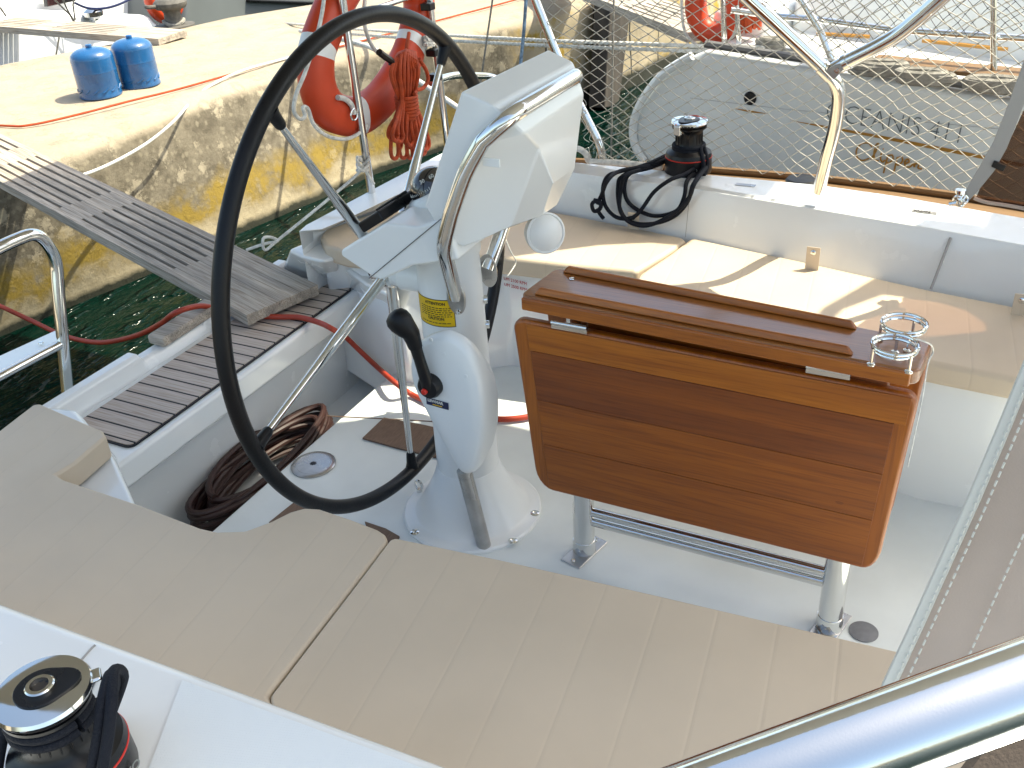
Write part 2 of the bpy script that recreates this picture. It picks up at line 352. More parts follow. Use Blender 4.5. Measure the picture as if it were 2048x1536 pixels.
    L(math_('ADD', noise(30, 8, .75), math_('MULTIPLY', li, .3)), bp.inputs['Height']); L(bp.outputs[0], b.inputs['Normal'])
    return M
QUAY = quay_mat()

def water_mat():
    M = bpy.data.materials.new('harbour_water'); M.use_nodes = True; nt = M.node_tree; b = nt.nodes['Principled BSDF']; L = nt.links.new
    b.inputs['Base Color'].default_value = (.0, .009, .006, 1); b.inputs['Roughness'].default_value = .10; b.inputs['IOR'].default_value = 1.33; b.inputs['Specular IOR Level'].default_value = .2
    tc = node(nt, 'ShaderNodeTexCoord'); mp = node(nt, 'ShaderNodeMapping'); mp.inputs['Scale'].default_value = (1.6, .8, 1); mp.inputs['Rotation'].default_value = (0, 0, .35); L(tc.outputs['Object'], mp.inputs[0])
    n = node(nt, 'ShaderNodeTexNoise'); n.inputs['Scale'].default_value = 9; n.inputs['Detail'].default_value = 3; n.inputs['Roughness'].default_value = .55; L(mp.outputs[0], n.inputs[0])
    mq = node(nt, 'ShaderNodeMapping'); mq.inputs['Scale'].default_value = (17, 6, 1); mq.inputs['Rotation'].default_value = (0, 0, .45); L(tc.outputs['Object'], mq.inputs[0])
    n2 = node(nt, 'ShaderNodeTexNoise'); n2.inputs['Scale'].default_value = 1; n2.inputs['Detail'].default_value = 2; L(mq.outputs[0], n2.inputs[0])
    sp = node(nt, 'ShaderNodeMapRange'); sp.inputs[1].default_value = .50; sp.inputs[2].default_value = .78; sp.inputs[4].default_value = 1.6; L(n2.outputs[0], sp.inputs[0])
    
    b1 = node(nt, 'ShaderNodeBump'); b1.inputs['Strength'].default_value = 1; b1.inputs['Distance'].default_value = .022; L(n.outputs[0], b1.inputs['Height'])
    bp = node(nt, 'ShaderNodeBump'); bp.inputs['Strength'].default_value = 1; bp.inputs['Distance'].default_value = .018; L(sp.outputs[0], bp.inputs['Height']); L(b1.outputs[0], bp.inputs['Normal']); L(bp.outputs[0], b.inputs['Normal'])
    return M
WATER = water_mat()
# ================================================================== water, quay
ZW = -.40
mb = MB(); mb.grid(lambda u, v: V((-40 + 80 * u, -30 + 80 * v, ZW)), 4, 4); wa = struct(mb.build('water', WATER, org=(0, 0, ZW)))
def interp(tab, y):
    if y <= tab[0][0]: return tab[0][1]
    for (a, b), (c, d) in zip(tab, tab[1:]):
        if y <= c: return b + (d - b) * (y - a) / (c - a)
    return tab[-1][1] + (y - tab[-1][0]) * .0
ZQ = .27
def tabof(pix, z):
    t = [(p.y, p.x) for p in (PZ(x, y, z) for x, y in pix)]; return sorted(t)
TT = [(-15, -3.62), (1.5, -3.58)] + tabof([(100, 320), (430, 190), (600, 130), (760, 98), (936, 65), (1050, 35), (1167, 6), (1290, -30)], ZQ)
FT = [(-15, -3.9), (1.5, -3.8)] + tabof([(0, 673), (314, 543.6), (465, 473), (638, 400), (760, 345), (1182, 200), (1263, 168), (1390, 118)], ZW)
BT = [(-15, -5.7)] + tabof([(0, 128), (230, 85), (450, 35), (640, 5)], ZQ) + [(9, -4.0), (16, -3.2)]
TT.append((26, TT[-1][1] + .8)); FT.append((26, TT[-1][1] + .05))
def qsec(y):
    xt = interp(TT, y); xf = min(interp(FT, y), xt + .25) if y < 5.6 else max(interp(FT, y), xt)
    xb = interp(BT, y)
    pts = [(xb - .02, -1.2), (xb - .01, .1), (xb, .25), (xb + .04, ZQ)]
    for k in range(1, 9): pts.append((xb + .04 + (xt - .11 - xb - .04) * k / 8, ZQ + .003 * math.sin(k * 2 + y)))
    for a in (20, 42, 62, 80): pts.append((xt - .11 + .10 * math.sin(math.radians(a)), ZQ - .085 + .085 * math.cos(math.radians(a))))
    for k in range(1, 11):
        t = k / 10; pts.append((xt - .01 + (xf - xt + .01) * t, ZQ - .075 + (ZW - ZQ + .075) * t))
    pts.append((xf, -1.2)); return pts
mb = MB(); ys = [-15 + k * .5 for k in range(30)] + [k * .06 for k in range(0, 134)] + [8.1 + .35 * k for k in range(50)]
from mathutils import noise as mno
rings = []
for y in ys:
    r = []
    for i, (x, z) in enumerate(qsec(y)):
        p = V((x, y, z)); q = V((x * 3, y * 3, z * 3))
        if 3 < i < 27: p += V((mno.noise(q), 0, mno.noise(q + V((5, 5, 5))))) * .012 + V((mno.noise(q * 4), 0, mno.noise(q * 4 + V((5, 5, 5)))) ) * .004
        r.append(p)
    rings.append(r)
mb.loft(rings, closed=False, caps=False); struct(mb.build('quay', QUAY, org=(0, 0, 0), ang=60))
def lineobj(name, pts, r, mat, label, cat, k=6, n=8, group=None, parent=None):
    m_ = MB(); m_.tube(smooth(pts, k) if k else pts, r, n); o = m_.build(name, mat, parent)
    if parent is None: tag(o, label, cat, group)
    return o
# far wall panel seams and timber pile
p = thing('timber_pile', 'dark square timber pile standing against the quay wall behind the net', 'pile', PN(1185, 190, (-2.35, 0, 0), V((1, 0, 0))))
mb = MB(); a = PZ(1168, 205, ZW); 
pk = [PX(x, y, a.x + .1) for x, y in ((1176, 215), (1206, 210), (1236, -40), (1190, -40))]; mb.prism(pk, (.12, 0, 0)); mb.build('post', PILE, p, bevel=.012)
# ------------------------------------------------------------------ gas bottles
def bottle(px, py, label, first=None):
    c = PZ(px, py, ZQ + .004)
    if first:
        r = first.copy(); scene.collection.objects.link(r); r.location = c; r.rotation_euler = (0, 0, 1.1); r['label'] = label
        for ch in first.children:
            d = ch.copy(); scene.collection.objects.link(d); d.parent = r
        return r
    t = thing('gas_bottle', label, 'gas bottle', c, 'blue gas bottles on the quay'); R = .104; H_ = .86
    b = MB(); prof = [(R * .9, .035), (R * .985, .04), (R, .06), (R, .135), (R * 1.004, .14), (R * 1.012, .143), (R * 1.004, .147), (R, .152), (R, .215)]
    for a_ in range(1, 9):
        q = a_ / 8 * math.pi / 2; prof.append((R * math.cos(q) ** .75 if a_ < 8 else .014, .215 + .058 * math.sin(q)))
    prof += [(.013, .283), (.0, .284)]
    b.lathe([(r_, z_ * H_) for r_, z_ in prof], c, n=48); b.build('body', BLUE, t)
    b = MB(); b.lathe([(R * .97, .0), (R * 1.0, .0), (R * 1.01, .006), (R * .985, .014), (R * .985, .046), (R * .93, .05)], c, n=48)
    for k in range(14):
        a_ = k / 14 * 6.283; d = V((math.cos(a_), math.sin(a_), 0)); e = V((-math.sin(a_), math.cos(a_), 0))
        b.tube([c + d * R * .99 + e * -.016 + V((0, 0, .030)), c + d * R * 1.0 + V((0, 0, .036)), c + d * R * .99 + e * .016 + V((0, 0, .048))], .0035, 6)
    b.build('foot_ring', BLUE, t)
    b = MB(); b.lathe([(.013, .272 * H_), (.016, .275 * H_), (.016, .288 * H_), (.012, .291 * H_), (0, .291 * H_)], c, n=16); b.build('valve_cap', BLUE, t)
    return t
g0 = bottle(203, 190, 'blue gas bottle nearer the gangplank casting its shadow on bare quay')
bottle(281, 169, 'blue gas bottle standing behind the nearer one, partly hidden by its neighbour', g0)
# ------------------------------------------------------------------ cables on the quay
zq = ZQ + .012; zh = ZQ + .016
lineobj('power_cable', [PZ(x, y, zq) for x, y in [(-200, 240), (0, 251), (60, 250), (160, 228), (260, 202), (350, 180), (450, 152), (580, 115), (700, 88), (864, 44), (1000, 8), (1100, -20)]], .0055, ROPEO, 'thin orange cable lying along the sunlit quay top', 'cable')
lineobj('white_hose', [PZ(x, y, zh) for x, y in [(760, 70), (640, 100), (560, 120), (480, 143), (420, 172)]] + [PZ(385, 200, .25), PX(350, 240, -3.49), PX(300, 282, -3.46), PX(240, 318, -3.42), PX(180, 345, -3.38), PX(120, 362, -3.36)], .0065, mat('white_hose', (.7, .7, .66), .4), 'white water hose drooping over the quay edge behind the gangplank', 'hose')
# bollard on the quay
c = PZ(350, 52, ZQ); c = V((c.x, c.y, ZQ))
t = thing('bollard', 'iron mooring bollard with a mushroom head on the far quay edge', 'bollard', c)
b = MB(); b.lathe([(r_ * .66, z_ * .62) for r_, z_ in ((.20, 0), (.20, .012), (.10, .02), (.088, .05), (.084, .14), (.10, .17), (.145, .185), (.165, .215), (.165, .245), (.14, .275), (.09, .285), (0, .29))], c, n=36); b.build('post', IRON, t)
b = MB(); b.tube(fillet([c + V((.0, -.03, .135)), c + V((-.05, -.16, .145)), c + V((-.09, -.13, .145))], .03), .013, 8); b.build('horn', IRON, t)
b = MB(); b.tube([c + V((math.cos(a) * .066, math.sin(a) * .066, .025 + .012 * math.sin(a * 2))) for a in [k * .35 for k in range(36)]], .012, 6); b.build('rope_turns', ROPEG, t)
# ------------------------------------------------------------------ passerelles (gangplanks)
def gangplank(label, A, B, width, thick, nslat=7, solid_end=.42, bay=.62, cross=.16, group=None, skew=.0):
    """A: end of the plank (centre of its top edge), B: other end; built along local x, then turned"""
    A = V(A); B = V(B); d = B - A; Lg = d.length; x = d.normalized(); y = V((0, 0, 1)).cross(x).normalized(); z = x.cross(y)
    root = bpy.data.objects.new('gangplank', None); scene.collection.objects.link(root); tag(root, label, 'gangplank', group)
    root.matrix_world = Matrix.LocRotScale(A, Matrix((x, y, z)).transposed().to_quaternion(), None)
    gap = .0115; sw = (width - gap * (nslat - 1)) / nslat
    def put(m_, name, mt, bev): 
        o = MB.build(m_, name, mt, None, bevel=bev, org=(0, 0, 0), seg=2); o.location = (0, 0, 0); o.parent = root; return o
    m_ = MB()
    for i in range(nslat):
        y0 = -width / 2 + i * (sw + gap); end = .0
        m_.box((end, y0, -thick * (.5 if 0 < i < nslat - 1 else 1)), (Lg, y0 + sw, -rnd.uniform(0, .0012)))
    for i in range(nslat - 1):
        y0 = -width / 2 + i * (sw + gap) + sw + .0003; y1 = y0 + gap - .0006; 
        e = .001; m_.box((e, y0, -thick * .95), (solid_end + .03 * rnd.random(), y1, -.0010))
        q = solid_end + bay
        while q < Lg:
            m_.box((q, y0, -thick * .95), (min(q + cross, Lg), y1, -.0010)); q += bay + cross
    for q in [.002] + [solid_end + bay + k * (bay + cross) for k in range(8)]:
        if q + .1 < Lg: m_.box((q, -width / 2 + .012, -thick * .97), (q + (solid_end if q < .1 else cross), width / 2 - .012, -thick * .52))
    put(m_, 'slat_deck', WEATH, .0009)
    q = solid_end + bay + cross / 2
    while q < Lg:
        m_ = MB(); m_.lathe([(.0, -.002), (.009, -.002), (.009, .002), (.004, .003), (0, .003)], (q, -width / 2, -thick / 2), (0, -1, 0), 12); q += bay + cross
        put(m_, 'bolt', IRON, 0)
    return root
ZB = .20                                      # level of the transom bench
a1 = PZ(500, 634, ZB + .055); a2 = PZ(628, 566, ZB + .055); b1 = PZ(0, 357, .335); b2 = PZ(0, 272, .335)
A = (a1 + a2) / 2; dirp = ((b1 - a1) + (b2 - a2)).normalized(); wdt = abs((a2 - a1).dot(V((0, 0, 1)).cross(dirp).normalized()))
gangplank('weathered slatted gangplank resting on the teak transom bench', A, A + dirp * 2.9, wdt, .034)
# slatted gangplank of the yacht across the quay
c1 = PZ(372, 66, ZQ + .07); c2 = PZ(0, 40, .42)
gangplank('grey slatted gangplank of the boat across the quay, end beside the bollard', PZ(345, 68, ZQ + .05), PZ(-160, 30, .40), .27, .04, bay=.5)
# ================================================================== our yacht
yacht = thing('sailing_yacht', 'white sailing yacht seen from its side deck, open cockpit with teak transom bench', 'yacht', (-.4, 1.5, ZW))
# hull under everything
mb = MB(); hull = [V((-2.0, .95, 0)), V((-2.02, 1.3, 0)), V((-2.02, 2.0, 0)), V((-1.98, 2.22, 0)), V((-1.7, 2.45, 0)), V((-1.1, 2.62, 0)), V((-.3, 2.72, 0)), V((1.2, 2.85, 0)), V((3.5, 2.6, 0)), V((4.5, 1.5, 0)), V((3.5, .3, 0)), V((1.2, -.2, 0)), V((-.3, -.1, 0)), V((-1.1, .15, 0)), V((-1.75, .55, 0))]
ct = V((-.4, 1.5, 0))
def ringz(z, s): return [ct + (p - ct) * s + V((0, 0, z)) for p in hull]
mb.loft([ringz(ZW - .3, .80), ringz(ZW + .03, .93), ringz(-.2, .985)]); mb.build('hull', GEL, yacht, bevel=.01)
# sole
mb = MB(); mb.prism([V((-1.535, .95, -.13)), V((1.5, .95, -.13)), V((1.5, 2.3, -.13)), V((-1.535, 2.3, -.13))], (0, 0, .13)); mb.build('cockpit_sole', GELF, yacht, bevel=.012)
mb = MB(); mb.box((-1.98, .8, -.19), (-1.53, 2.35, -.125)); mb.build('footwell', GEL, yacht)
# moulded seam on the sole
mb = MB(); mb.tube([PZ(655, 832, .001), PZ(780, 838, .001), PZ(900, 845, .001)], .0018, 6); mb.build('sole_seam', CARPET, yacht)
# transom bench
BX0, BX1 = -1.918, -1.705; lipx = -1.684
lz = PX(268, 973, lipx).z
mb = MB(); mb.prism([V((-1.99, .8, lz)), V((lipx, .8, lz)), V((lipx, 2.215, lz)), V((-1.99, 2.215, lz))], (0, 0, ZB - lz)); mb.build('transom_bench', GEL, yacht, bevel=.012)
mb = MB(); mb.box((-1.99, .8, -.2), (-1.735, 2.25, lz + .002)); mb.build('bench_front', GEL, yacht, bevel=.01)
yb0, yb1 = PZ(261, 899, ZB).y, PZ(705, 578, ZB).y
def rrect(x0, x1, y0, y1, z, r, n=4):
    out = []
    for cx, cy, a0 in ((x1 - r, y1 - r, 0), (x0 + r, y1 - r, 90), (x0 + r, y0 + r, 180), (x1 - r, y0 + r, 270)):
        for k in range(n + 1):
            a = math.radians(a0 + 90 * k / n); out.append(V((cx + r * math.cos(a), cy + r * math.sin(a), z)))
    return out
mb = MB(); mb.prism(rrect(BX0, BX1, yb0 - .0, yb1, ZB + .001, .02), (0, 0, .004)); mb.build('bench_teak_border', BLACK, yacht)
mb = MB(); mb.prism(rrect(BX0 + .004, BX1 - .005, yb0 + .005, yb1 - .005, ZB + .004, .016), (0, 0, .0035)); mb.build('bench_teak', TEAKB, yacht)
# gunwale rim aft of the bench
def gsec(y, lo=0):
    z1 = ZB + .052 - lo
    return [V((x, y, z)) for x, z in ((-1.935, ZB - .01), (-1.945, ZB + .01), (-1.956, z1 - .008), (-1.965, z1), (-1.992, z1), (-2.004, z1 - .012), (-2.02, -.1), (-1.94, -.1))]
mb = MB(); yr = [.7, 1.0, 1.3, 1.56, 1.575, 1.80, 1.815, 2.0, 2.2]
mb.loft([gsec(y, .022 if 1.57 < y < 1.81 else 0) for y in yr]); mb.build('gunwale', GEL, yacht, bevel=.004)
mb = MB(); mb.prism([PZ(x, y, .232) for x, y in ((297, 688), (412, 613), (445, 622), (330, 697))], (0, 0, .028)); mb.build('gunwale_pad', WEATH, yacht, bevel=.008)
# near side (starboard) seat moulding and coaming
mb = MB(); mb.prism([PZ(x, y, .31) for x, y in ((-400, 1120), (60, 872), (226, 905), (262, 985), (282, 1030), (430, 1085), (500, 1085), (600, 1050), (740, 1090), (1790, 1325), (2400, 1470), (2300, 1900), (940, 1600), (0, 1280))], (0, 0, -.32)); mb.build('starboard_seat', GEL, yacht, bevel=.012)
i0, i1 = PZ(0, 1195, .55), PZ(940, 1536, .55); dd = (i1 - i0) / (i1.x - i0.x)
q0 = i0 + dd * (-1.0 - i0.x + -.75); q1 = i0 + dd * (1.6 - i0.x); q0 = i0 + dd * (-1.9 - i0.x)
q0.y += .05
CO = [q0, i0 + dd * -.35, i0, i1, q1, V((1.6, -.15, .55)), V((-.6, -.1, .55)), V((-1.3, .1, .55)), V((-1.85, .32, .55))]
mb = MB(); mb.prism([p - V((0, 0, .35)) for p in CO], (0, 0, .35)); mb.build('starboard_coaming', GEL, yacht, bevel=.022, seg=5)
mb = MB(); nsp = [PZ(x, y, .5505) for x, y in ((365, 1362), (960, 1580), (1500, 1850), (1000, 2400), (200, 1800))]
mb.prism(nsp, (0, 0, .002)); mb.build('nonskid_pad', NSK, yacht)
mb = MB(); mb.tube(smooth([PZ(x, y, .5506) for x, y in ((190, 1290), (180, 1300), (150, 1335), (90, 1405))], 4), .0016, 5); mb.build('lid_seam', WEB, yacht)
# aft starboard quarter, behind the near cushion
mb = MB(); mb.prism([PZ(x, y, .26) for x, y in ((-250, 1010), (0, 905), (92, 808), (155, 815), (232, 905), (150, 990), (-150, 1120))], (0, 0, -.3)); mb.build('aft_quarter', GEL, yacht, bevel=.02)
# far side (port) coaming, seat base
ZC = .492
outer = [(598, 462), (612, 450), (760, 371), (890, 303), (915, 300), (1150, 325), (1640, 370), (1800, 393), (2048, 436), (2500, 520)]
inner = [(2500, 590), (2048, 490), (1895, 462), (1380, 376), (1145, 345), (930, 318), (845, 358), (800, 387), (700, 435), (644, 458)]
def zcm(x): return .415 if x <= 650 else (.415 + (x - 650) * .000122 if x < 1145 else ZC)
lowin = [(2500, 712), (2040, 612), (1862, 577), (1371, 478), (1120, 425), (920, 388), (850, 392), (800, 405), (700, 440), (647, 464)]
topr = [PZ(x, y, zcm(x)) for x, y in outer + inner]
midr = [V((p.x, p.y, .355)) for p in topr[:len(outer)]] + [PZ(x, y, .362) for x, y in lowin]
botr = [V((p.x, p.y, -.07)) for p in midr]
mb = MB(); mb.loft([botr, midr, topr]); mb.build('port_coaming', GEL, yacht, bevel=.014, seg=5)
# vertical seams in the coaming face
for (x0, y0, x1, y1, w_) in ((1380, 380, 1371, 474, .0022), (1903, 466, 1862, 578, .008)):
    aa, bb = PZ(x0, y0, ZC), PZ(x1, y1, .375); aa.z -= .012
    mb = MB(); mb.tube([aa + V((0, -.001, 0)), bb + V((0, -.001, 0))], w_ * .45, 8); mb.build('coaming_seam', WEB, yacht)
base = [(640, 478), (800, 415), (930, 380), (1140, 430), (1380, 480), (1860, 580), (2060, 620), (2500, 720), (2500, 880), (2030, 776), (1880, 752), (1270, 588), (1010, 526), (850, 520), (690, 520), (645, 505)]
mb = MB(); bp_ = [PZ(x, y, .33) for x, y in base]
m2_ = [V((p.x, p.y, .2)) for p in bp_]; m2_[14] = PZ(708, 576, .2); m2_[13] = PZ(800, 640, .2)
l2_ = [V((p.x, p.y, -.07)) for p in m2_]; k_ = PZ(760, 752, 0); l2_[14] = V((k_.x, k_.y, -.07)); k_ = PZ(822, 768, 0); l2_[13] = V((k_.x, k_.y, -.07))
mb.loft([l2_, m2_, bp_]); mb.build('port_seat', GEL, yacht, bevel=.015)
mb = MB(); mb.loft([[PZ(x, y, .195) for x, y in ((558, 548), (590, 536), (640, 530), (680, 540), (705, 562), (660, 566), (600, 556))], [PZ(x, y, .34) for x, y in ((577, 498), (606, 486), (640, 478), (662, 492), (672, 515), (648, 524), (602, 514))]]); mb.build('aft_shoulder', GEL, yacht, bevel=.015, seg=4)
mb = MB(); mb.loft([[PZ(x, y, .195) for x, y in ((672, 566), (700, 560), (800, 610), (800, 630), (745, 600))], [PZ(x, y, .29) for x, y in ((672, 520), (690, 510), (790, 560), (800, 600), (730, 570))]]); mb.build('seat_step', GEL, yacht, bevel=.015, seg=4)
# port side deck
mb = MB(); mb.prism([PZ(x, y, .41) for x, y in ((900, 320), (1200, 330), (1500, 346), (1650, 358), (1800, 376), (1917, 392), (2200, 440), (2500, 500), (2500, 620), (1900, 480), (1500, 420), (1200, 390))], (0, 0, -.06)); mb.build('side_deck', TEAKD, yacht)
mb = MB(); mb.tube([PZ(x, y, .42) for x, y in ((1150, 322), (1300, 331), (1500, 345), (1650, 357), (1800, 375), (1917, 391), (2200, 438), (2500, 498))], .011, 8); mb.build('toe_rail', TEAKD, yacht)
# black deck fitting behind the coaming, small plates and stickers on it
c = PZ(1603, 360, .455); mb = MB(); mb.lathe([(.045, -.03), (.045, 0), (.04, .006), (.02, .009), (0, .009)], c, n=24); mb.build('fuel_cap', BLACK, yacht)
def sticker(px, py, w_, h_, z, mt, txt=None, tm=None, ang=0, name='sticker'):
    c = PZ(px, py, z + .0012); d = (PZ(px + 40, py + 40 * ang, z) - PZ(px, py, z)); d.z = 0; d.normalize(); e = V((-d.y, d.x, 0))
    m_ = MB(); m_.prism([c + d * a + e * b for a, b in ((-w_ / 2, -h_ / 2), (w_ / 2, -h_ / 2), (w_ / 2, h_ / 2), (-w_ / 2, h_ / 2))], (0, 0, .0008)); o = m_.build(name, mt, yacht)
    if txt: text('sticker_text', txt, h_ * .9, c - d * (w_ * .46) - e * (h_ * .32) + V((0, 0, .0012)), d, (0, 0, 1), tm, o, depth=.0004, bold=.0004)
    return o
sticker(1491, 370, .055, .018, ZC, STEELR, ang=.1)
sticker(1849, 424, .058, .014, ZC, WEB, 'TACOS', INK, ang=.12)
# studs: cushion tabs on coaming faces
def tab(px0, px1, name='cushion_strap'):
    (x0, y0), (x1, y1) = px0, px1
    b0 = PZ(x1, y1, .385); yy = b0.y - .004; t0 = PY(x0, y0, yy)
    m_ = MB(); m_.box((b0.x - .017, yy - .003, b0.z - .02), (b0.x + .017, yy, t0.z)); o = m_.build(name, BRASSC if 0 else CUSH, yacht, bevel=.002)
    m_ = MB(); m_.lathe([(0, .0), (.007, .0), (.007, .002), (.004, .004), (0, .004)], (b0.x, yy - .003, t0.z - .014), (0, -1, 0), 14); m_.build('snap_stud', STEEL, o)
tab((1629, 494), (1625, 528)); tab((1270, 425), (1268, 448)); tab((2046, 588), (2040, 618))
# ------------------------------------------------------------------ cushions
def cushion(label, pix, zt, th, group='beige cockpit cushions', bev=.014, wav=0):
    m_ = MB(); P = [PZ(x, y, zt) for x, y in pix]; m_.prism([p - V((0, 0, th)) for p in P], (0, 0, th))
    o = m_.build('seat_cushion', CUSH, None, bevel=bev, seg=5); tag(o, label, 'cushion', group)
    return o
nearA = [(-250, 1010), (-60, 905), (40, 828), (66, 808), (80, 806), (205, 860), (212, 872), (150, 925), (112, 948), (128, 958), (280, 1008), (350, 1035), (400, 1054), (435, 1062), (490, 1060), (540, 1042), (580, 1022), (610, 1014), (640, 1016), (700, 1036), (755, 1057), (772, 1068), (776, 1082), (700, 1180), (620, 1282), (536, 1390), (560, 1440), (0, 1240), (-350, 1110)]
nearB = [(792, 1075), (1000, 1118), (1300, 1186), (1600, 1256), (1790, 1300), (2400, 1450), (2400, 1900), (960, 1600), (548, 1442), (540, 1392), (640, 1262), (720, 1158), (770, 1092), (780, 1078)]
cushion('large beige cushion on the near seat, its aft end stepping up beside the teak bench', nearA, .37, .055)
cushion('long beige cushion on the near seat, running forward from the seam below the pedestal', nearB, .372, .055)
farA = [(640, 472), (650, 458), (790, 410), (850, 392), (900, 385), (1120, 425), (1250, 450), (1365, 474), (1374, 480), (1330, 508), (1272, 542), (1150, 531), (1010, 515), (900, 510), (780, 510), (690, 502), (650, 490)]
farB = [(1384, 474), (1600, 520), (1860, 578), (2040, 613), (2500, 715), (2500, 860), (2035, 758), (1880, 728), (1700, 690), (1400, 618), (1275, 590), (1266, 568), (1280, 546), (1340, 506), (1376, 478)]
cushion('beige cushion on the far seat, aft piece passing behind the pedestal', farA, .372, .055)
cushion('sunlit beige cushion on the far seat behind the teak table', farB, .372, .055)
# ------------------------------------------------------------------ sole fittings
c = PZ(627, 930, .001); t = thing('deck_plate', 'round stainless deck plate with a star socket, set in the sole inside the wheel', 'deck plate', c)
m_ = MB(); m_.lathe([(0, 0), (.058, 0), (.058, .003), (.054, .005), (.046, .0052), (.0455, .0045), (.0445, .0045), (.044, .0052), (0, .0052)], c, n=48); m_.build('plate', STEELR, t)
m_ = MB(); m_.prism([c + V((math.cos(a) * r_, math.sin(a) * r_, .0053)) for k in range(16) for a, r_ in ((k * math.pi / 8, .0095 if k % 2 else .0065),)], (0, 0, .0006)); m_.build('socket', BLACK, t)
c = PZ(1727, 1264, .001); m_ = MB(); m_.lathe([(0, 0), (.028, 0), (.028, .002), (.026, .003), (0, .003)], c, n=40); tag(m_.build('inspection_cover', mat('grey_cover', (.19, .19, .20), .55, var=.15, vs=80)), 'plain grey round cover in the sole beside the table leg', 'cover')
def matt(pix, label, z=.001, th=.006):
    m_ = MB(); m_.prism([PZ(x, y, z) for x, y in pix], (0, 0, th)); return tag(m_.build('teak_pad', CARPET, bevel=.001, seg=1), label, 'pad', 'brown teak pads on the sole')
matt([(725, 879), (768, 838), (850, 853), (905, 866), (905, 925), (800, 900)], 'brown teak pad on the sole between the wheel spoke and the pedestal')
matt([(538, 1048), (588, 1008), (640, 1012), (660, 1070), (600, 1075)], 'small brown teak pad corner showing from under the near cushion')
matt([(730, 1046), (772, 1060), (800, 1076), (780, 1100), (740, 1075)], 'sliver of brown teak pad where the two near cushions meet')
# eye bolt
c = PZ(840, 990, .0); t = thing('eye_bolt', 'small stainless eye bolt standing in the sole by the pedestal base', 'eye bolt', c)
m_ = MB(); m_.lathe([(.013, 0), (.013, .004), (.008, .007), (.006, .02), (0, .021)], c, n=20); m_.build('shank', STEEL, t)
m_ = MB(); m_.tube([c + V((math.cos(a) * .010, 0, .030 + math.sin(a) * .013)) for a in [k * .524 for k in range(12)]], .0032, 8, closed=True); m_.build('eye', STEEL, t)
# ================================================================== steering pedestal
CY = 1.589; PCX = -.991; PC = V((PCX, CY, 0))
ped = thing('steering_pedestal', 'white steering pedestal with angular instrument pod, throttle lever and yellow warning label', 'pedestal', (PCX, CY, 0))
m_ = MB(); m_.lathe([(.164, 0), (.164, .006), (.160, .010), (.137, .012), (.132, .016), (.115, .045), (.093, .085), (.080, .115), (.0735, .135), (.0715, .14)], PC, n=64); m_.build('base_flange', PLAST, ped)
m_ = MB(); m_.lathe([(.0725, .12), (.071, .14), (.067, .60), (.066, .66), (.070, .67), (.070, .745), (.05, .76)], PC, n=56); m_.build('column', PLAST, ped)
for (x, y) in ((830, 1065), (1026, 1082), (1070, 1027), (893, 1000)):
    c = PZ(x, y, .010); m_ = MB(); m_.lathe([(0, 0), (.0105, 0), (.0105, .002), (.006, .0032), (.003, .0015), (0, .0015)], c, n=18); m_.build('flange_screw', STEEL, ped)
YS, YP = CY - .14, CY + .14
def podsec(xb, zb, xf, zf, cx, cy, ins=0):
    # six corners of one tilted section
    t = cx / max(xf - xb, 1e-4)
    zc = zf + (zb - zf) * t
    return [V((xb, YS + ins, zb)), V((xf - cx, YS + ins, zc)), V((xf, YS + cy + ins, zf)), V((xf, YP - cy * .8 - ins, zf)), V((xf - cx, YP - ins, zc)), V((xb, YP - ins, zb))]
PV = dict(A=PY(922, 182, YS), B=PY(1097, 98, YP), C=PY(1148, 123, YP), D=PY(986, 211, YS), E=PY(849, 412, YS),
    a1=PX(1050, 267, -.738), a2=PX(1169, 187, -.752), b1=PX(1079, 296, -.748), c1=PX(1106, 366, -.738), c2=PX(1150, 336, -.775), d1=PX(1084, 432, -.800), d2=PX(1114, 411, -.822), e=PX(1022, 453, -.805), b2=PX(970, 477, -.845), b3=PX(926, 495, -.875),
    s1=PY(960, 285, YS), s2=PY(905, 430, YS), s3=PY(893, 482, YS + .01))
PV['F'] = V((PV['E'].x, YP, PV['E'].z)); PV['G'] = V((PV['s3'].x, YP, PV['s3'].z + .01)); PV['d3'] = V((PV['d2'].x - .02, YP, PV['d2'].z + .01))
kk = list(PV); ix = {k: n for n, k in enumerate(kk)}
fcs = ['ABCD', 'D C a2 a1'.split(), 'D a1 s1'.split(), 's1 a1 b1 s2'.split(), 's2 b1 e'.split(), 's2 e b2'.split(), 's2 b2 b3 s3'.split(), 'a1 a2 c2 c1 b1'.split(), 'b1 c1 d1 e'.split(), 'c1 c2 d2 d1'.split(), 'A D s1'.split(), 'A s1 s2 E'.split(), 'E s2 s3'.split(), 'A E F B'.split(), 'B F G'.split(), 'B G d3 C'.split(), 'C d3 d2 c2 a2'.split(), 'E s3 G F'.split(), 's3 b3 b2 G'.split(), 'b2 e d1 d3 G'.split(), 'd1 d2 d3'.split()]
m_ = MB(); m_.add([PV[k] for k in kk], [[ix[q] for q in f_] for f_ in fcs]); m_.build('instrument_pod', PLAST, ped, bevel=.005, seg=3, ang=25)
a0, a1_ = PY(965, 318, YS - .0012), PY(1000, 331, YS - .0012)
m_ = MB(); m_.box((a0.x, YS - .003, a1_.z - .004), (a1_.x, YS + .001, a0.z + .003)); m_.build('slot_cover', PLAST, ped, bevel=.0015)
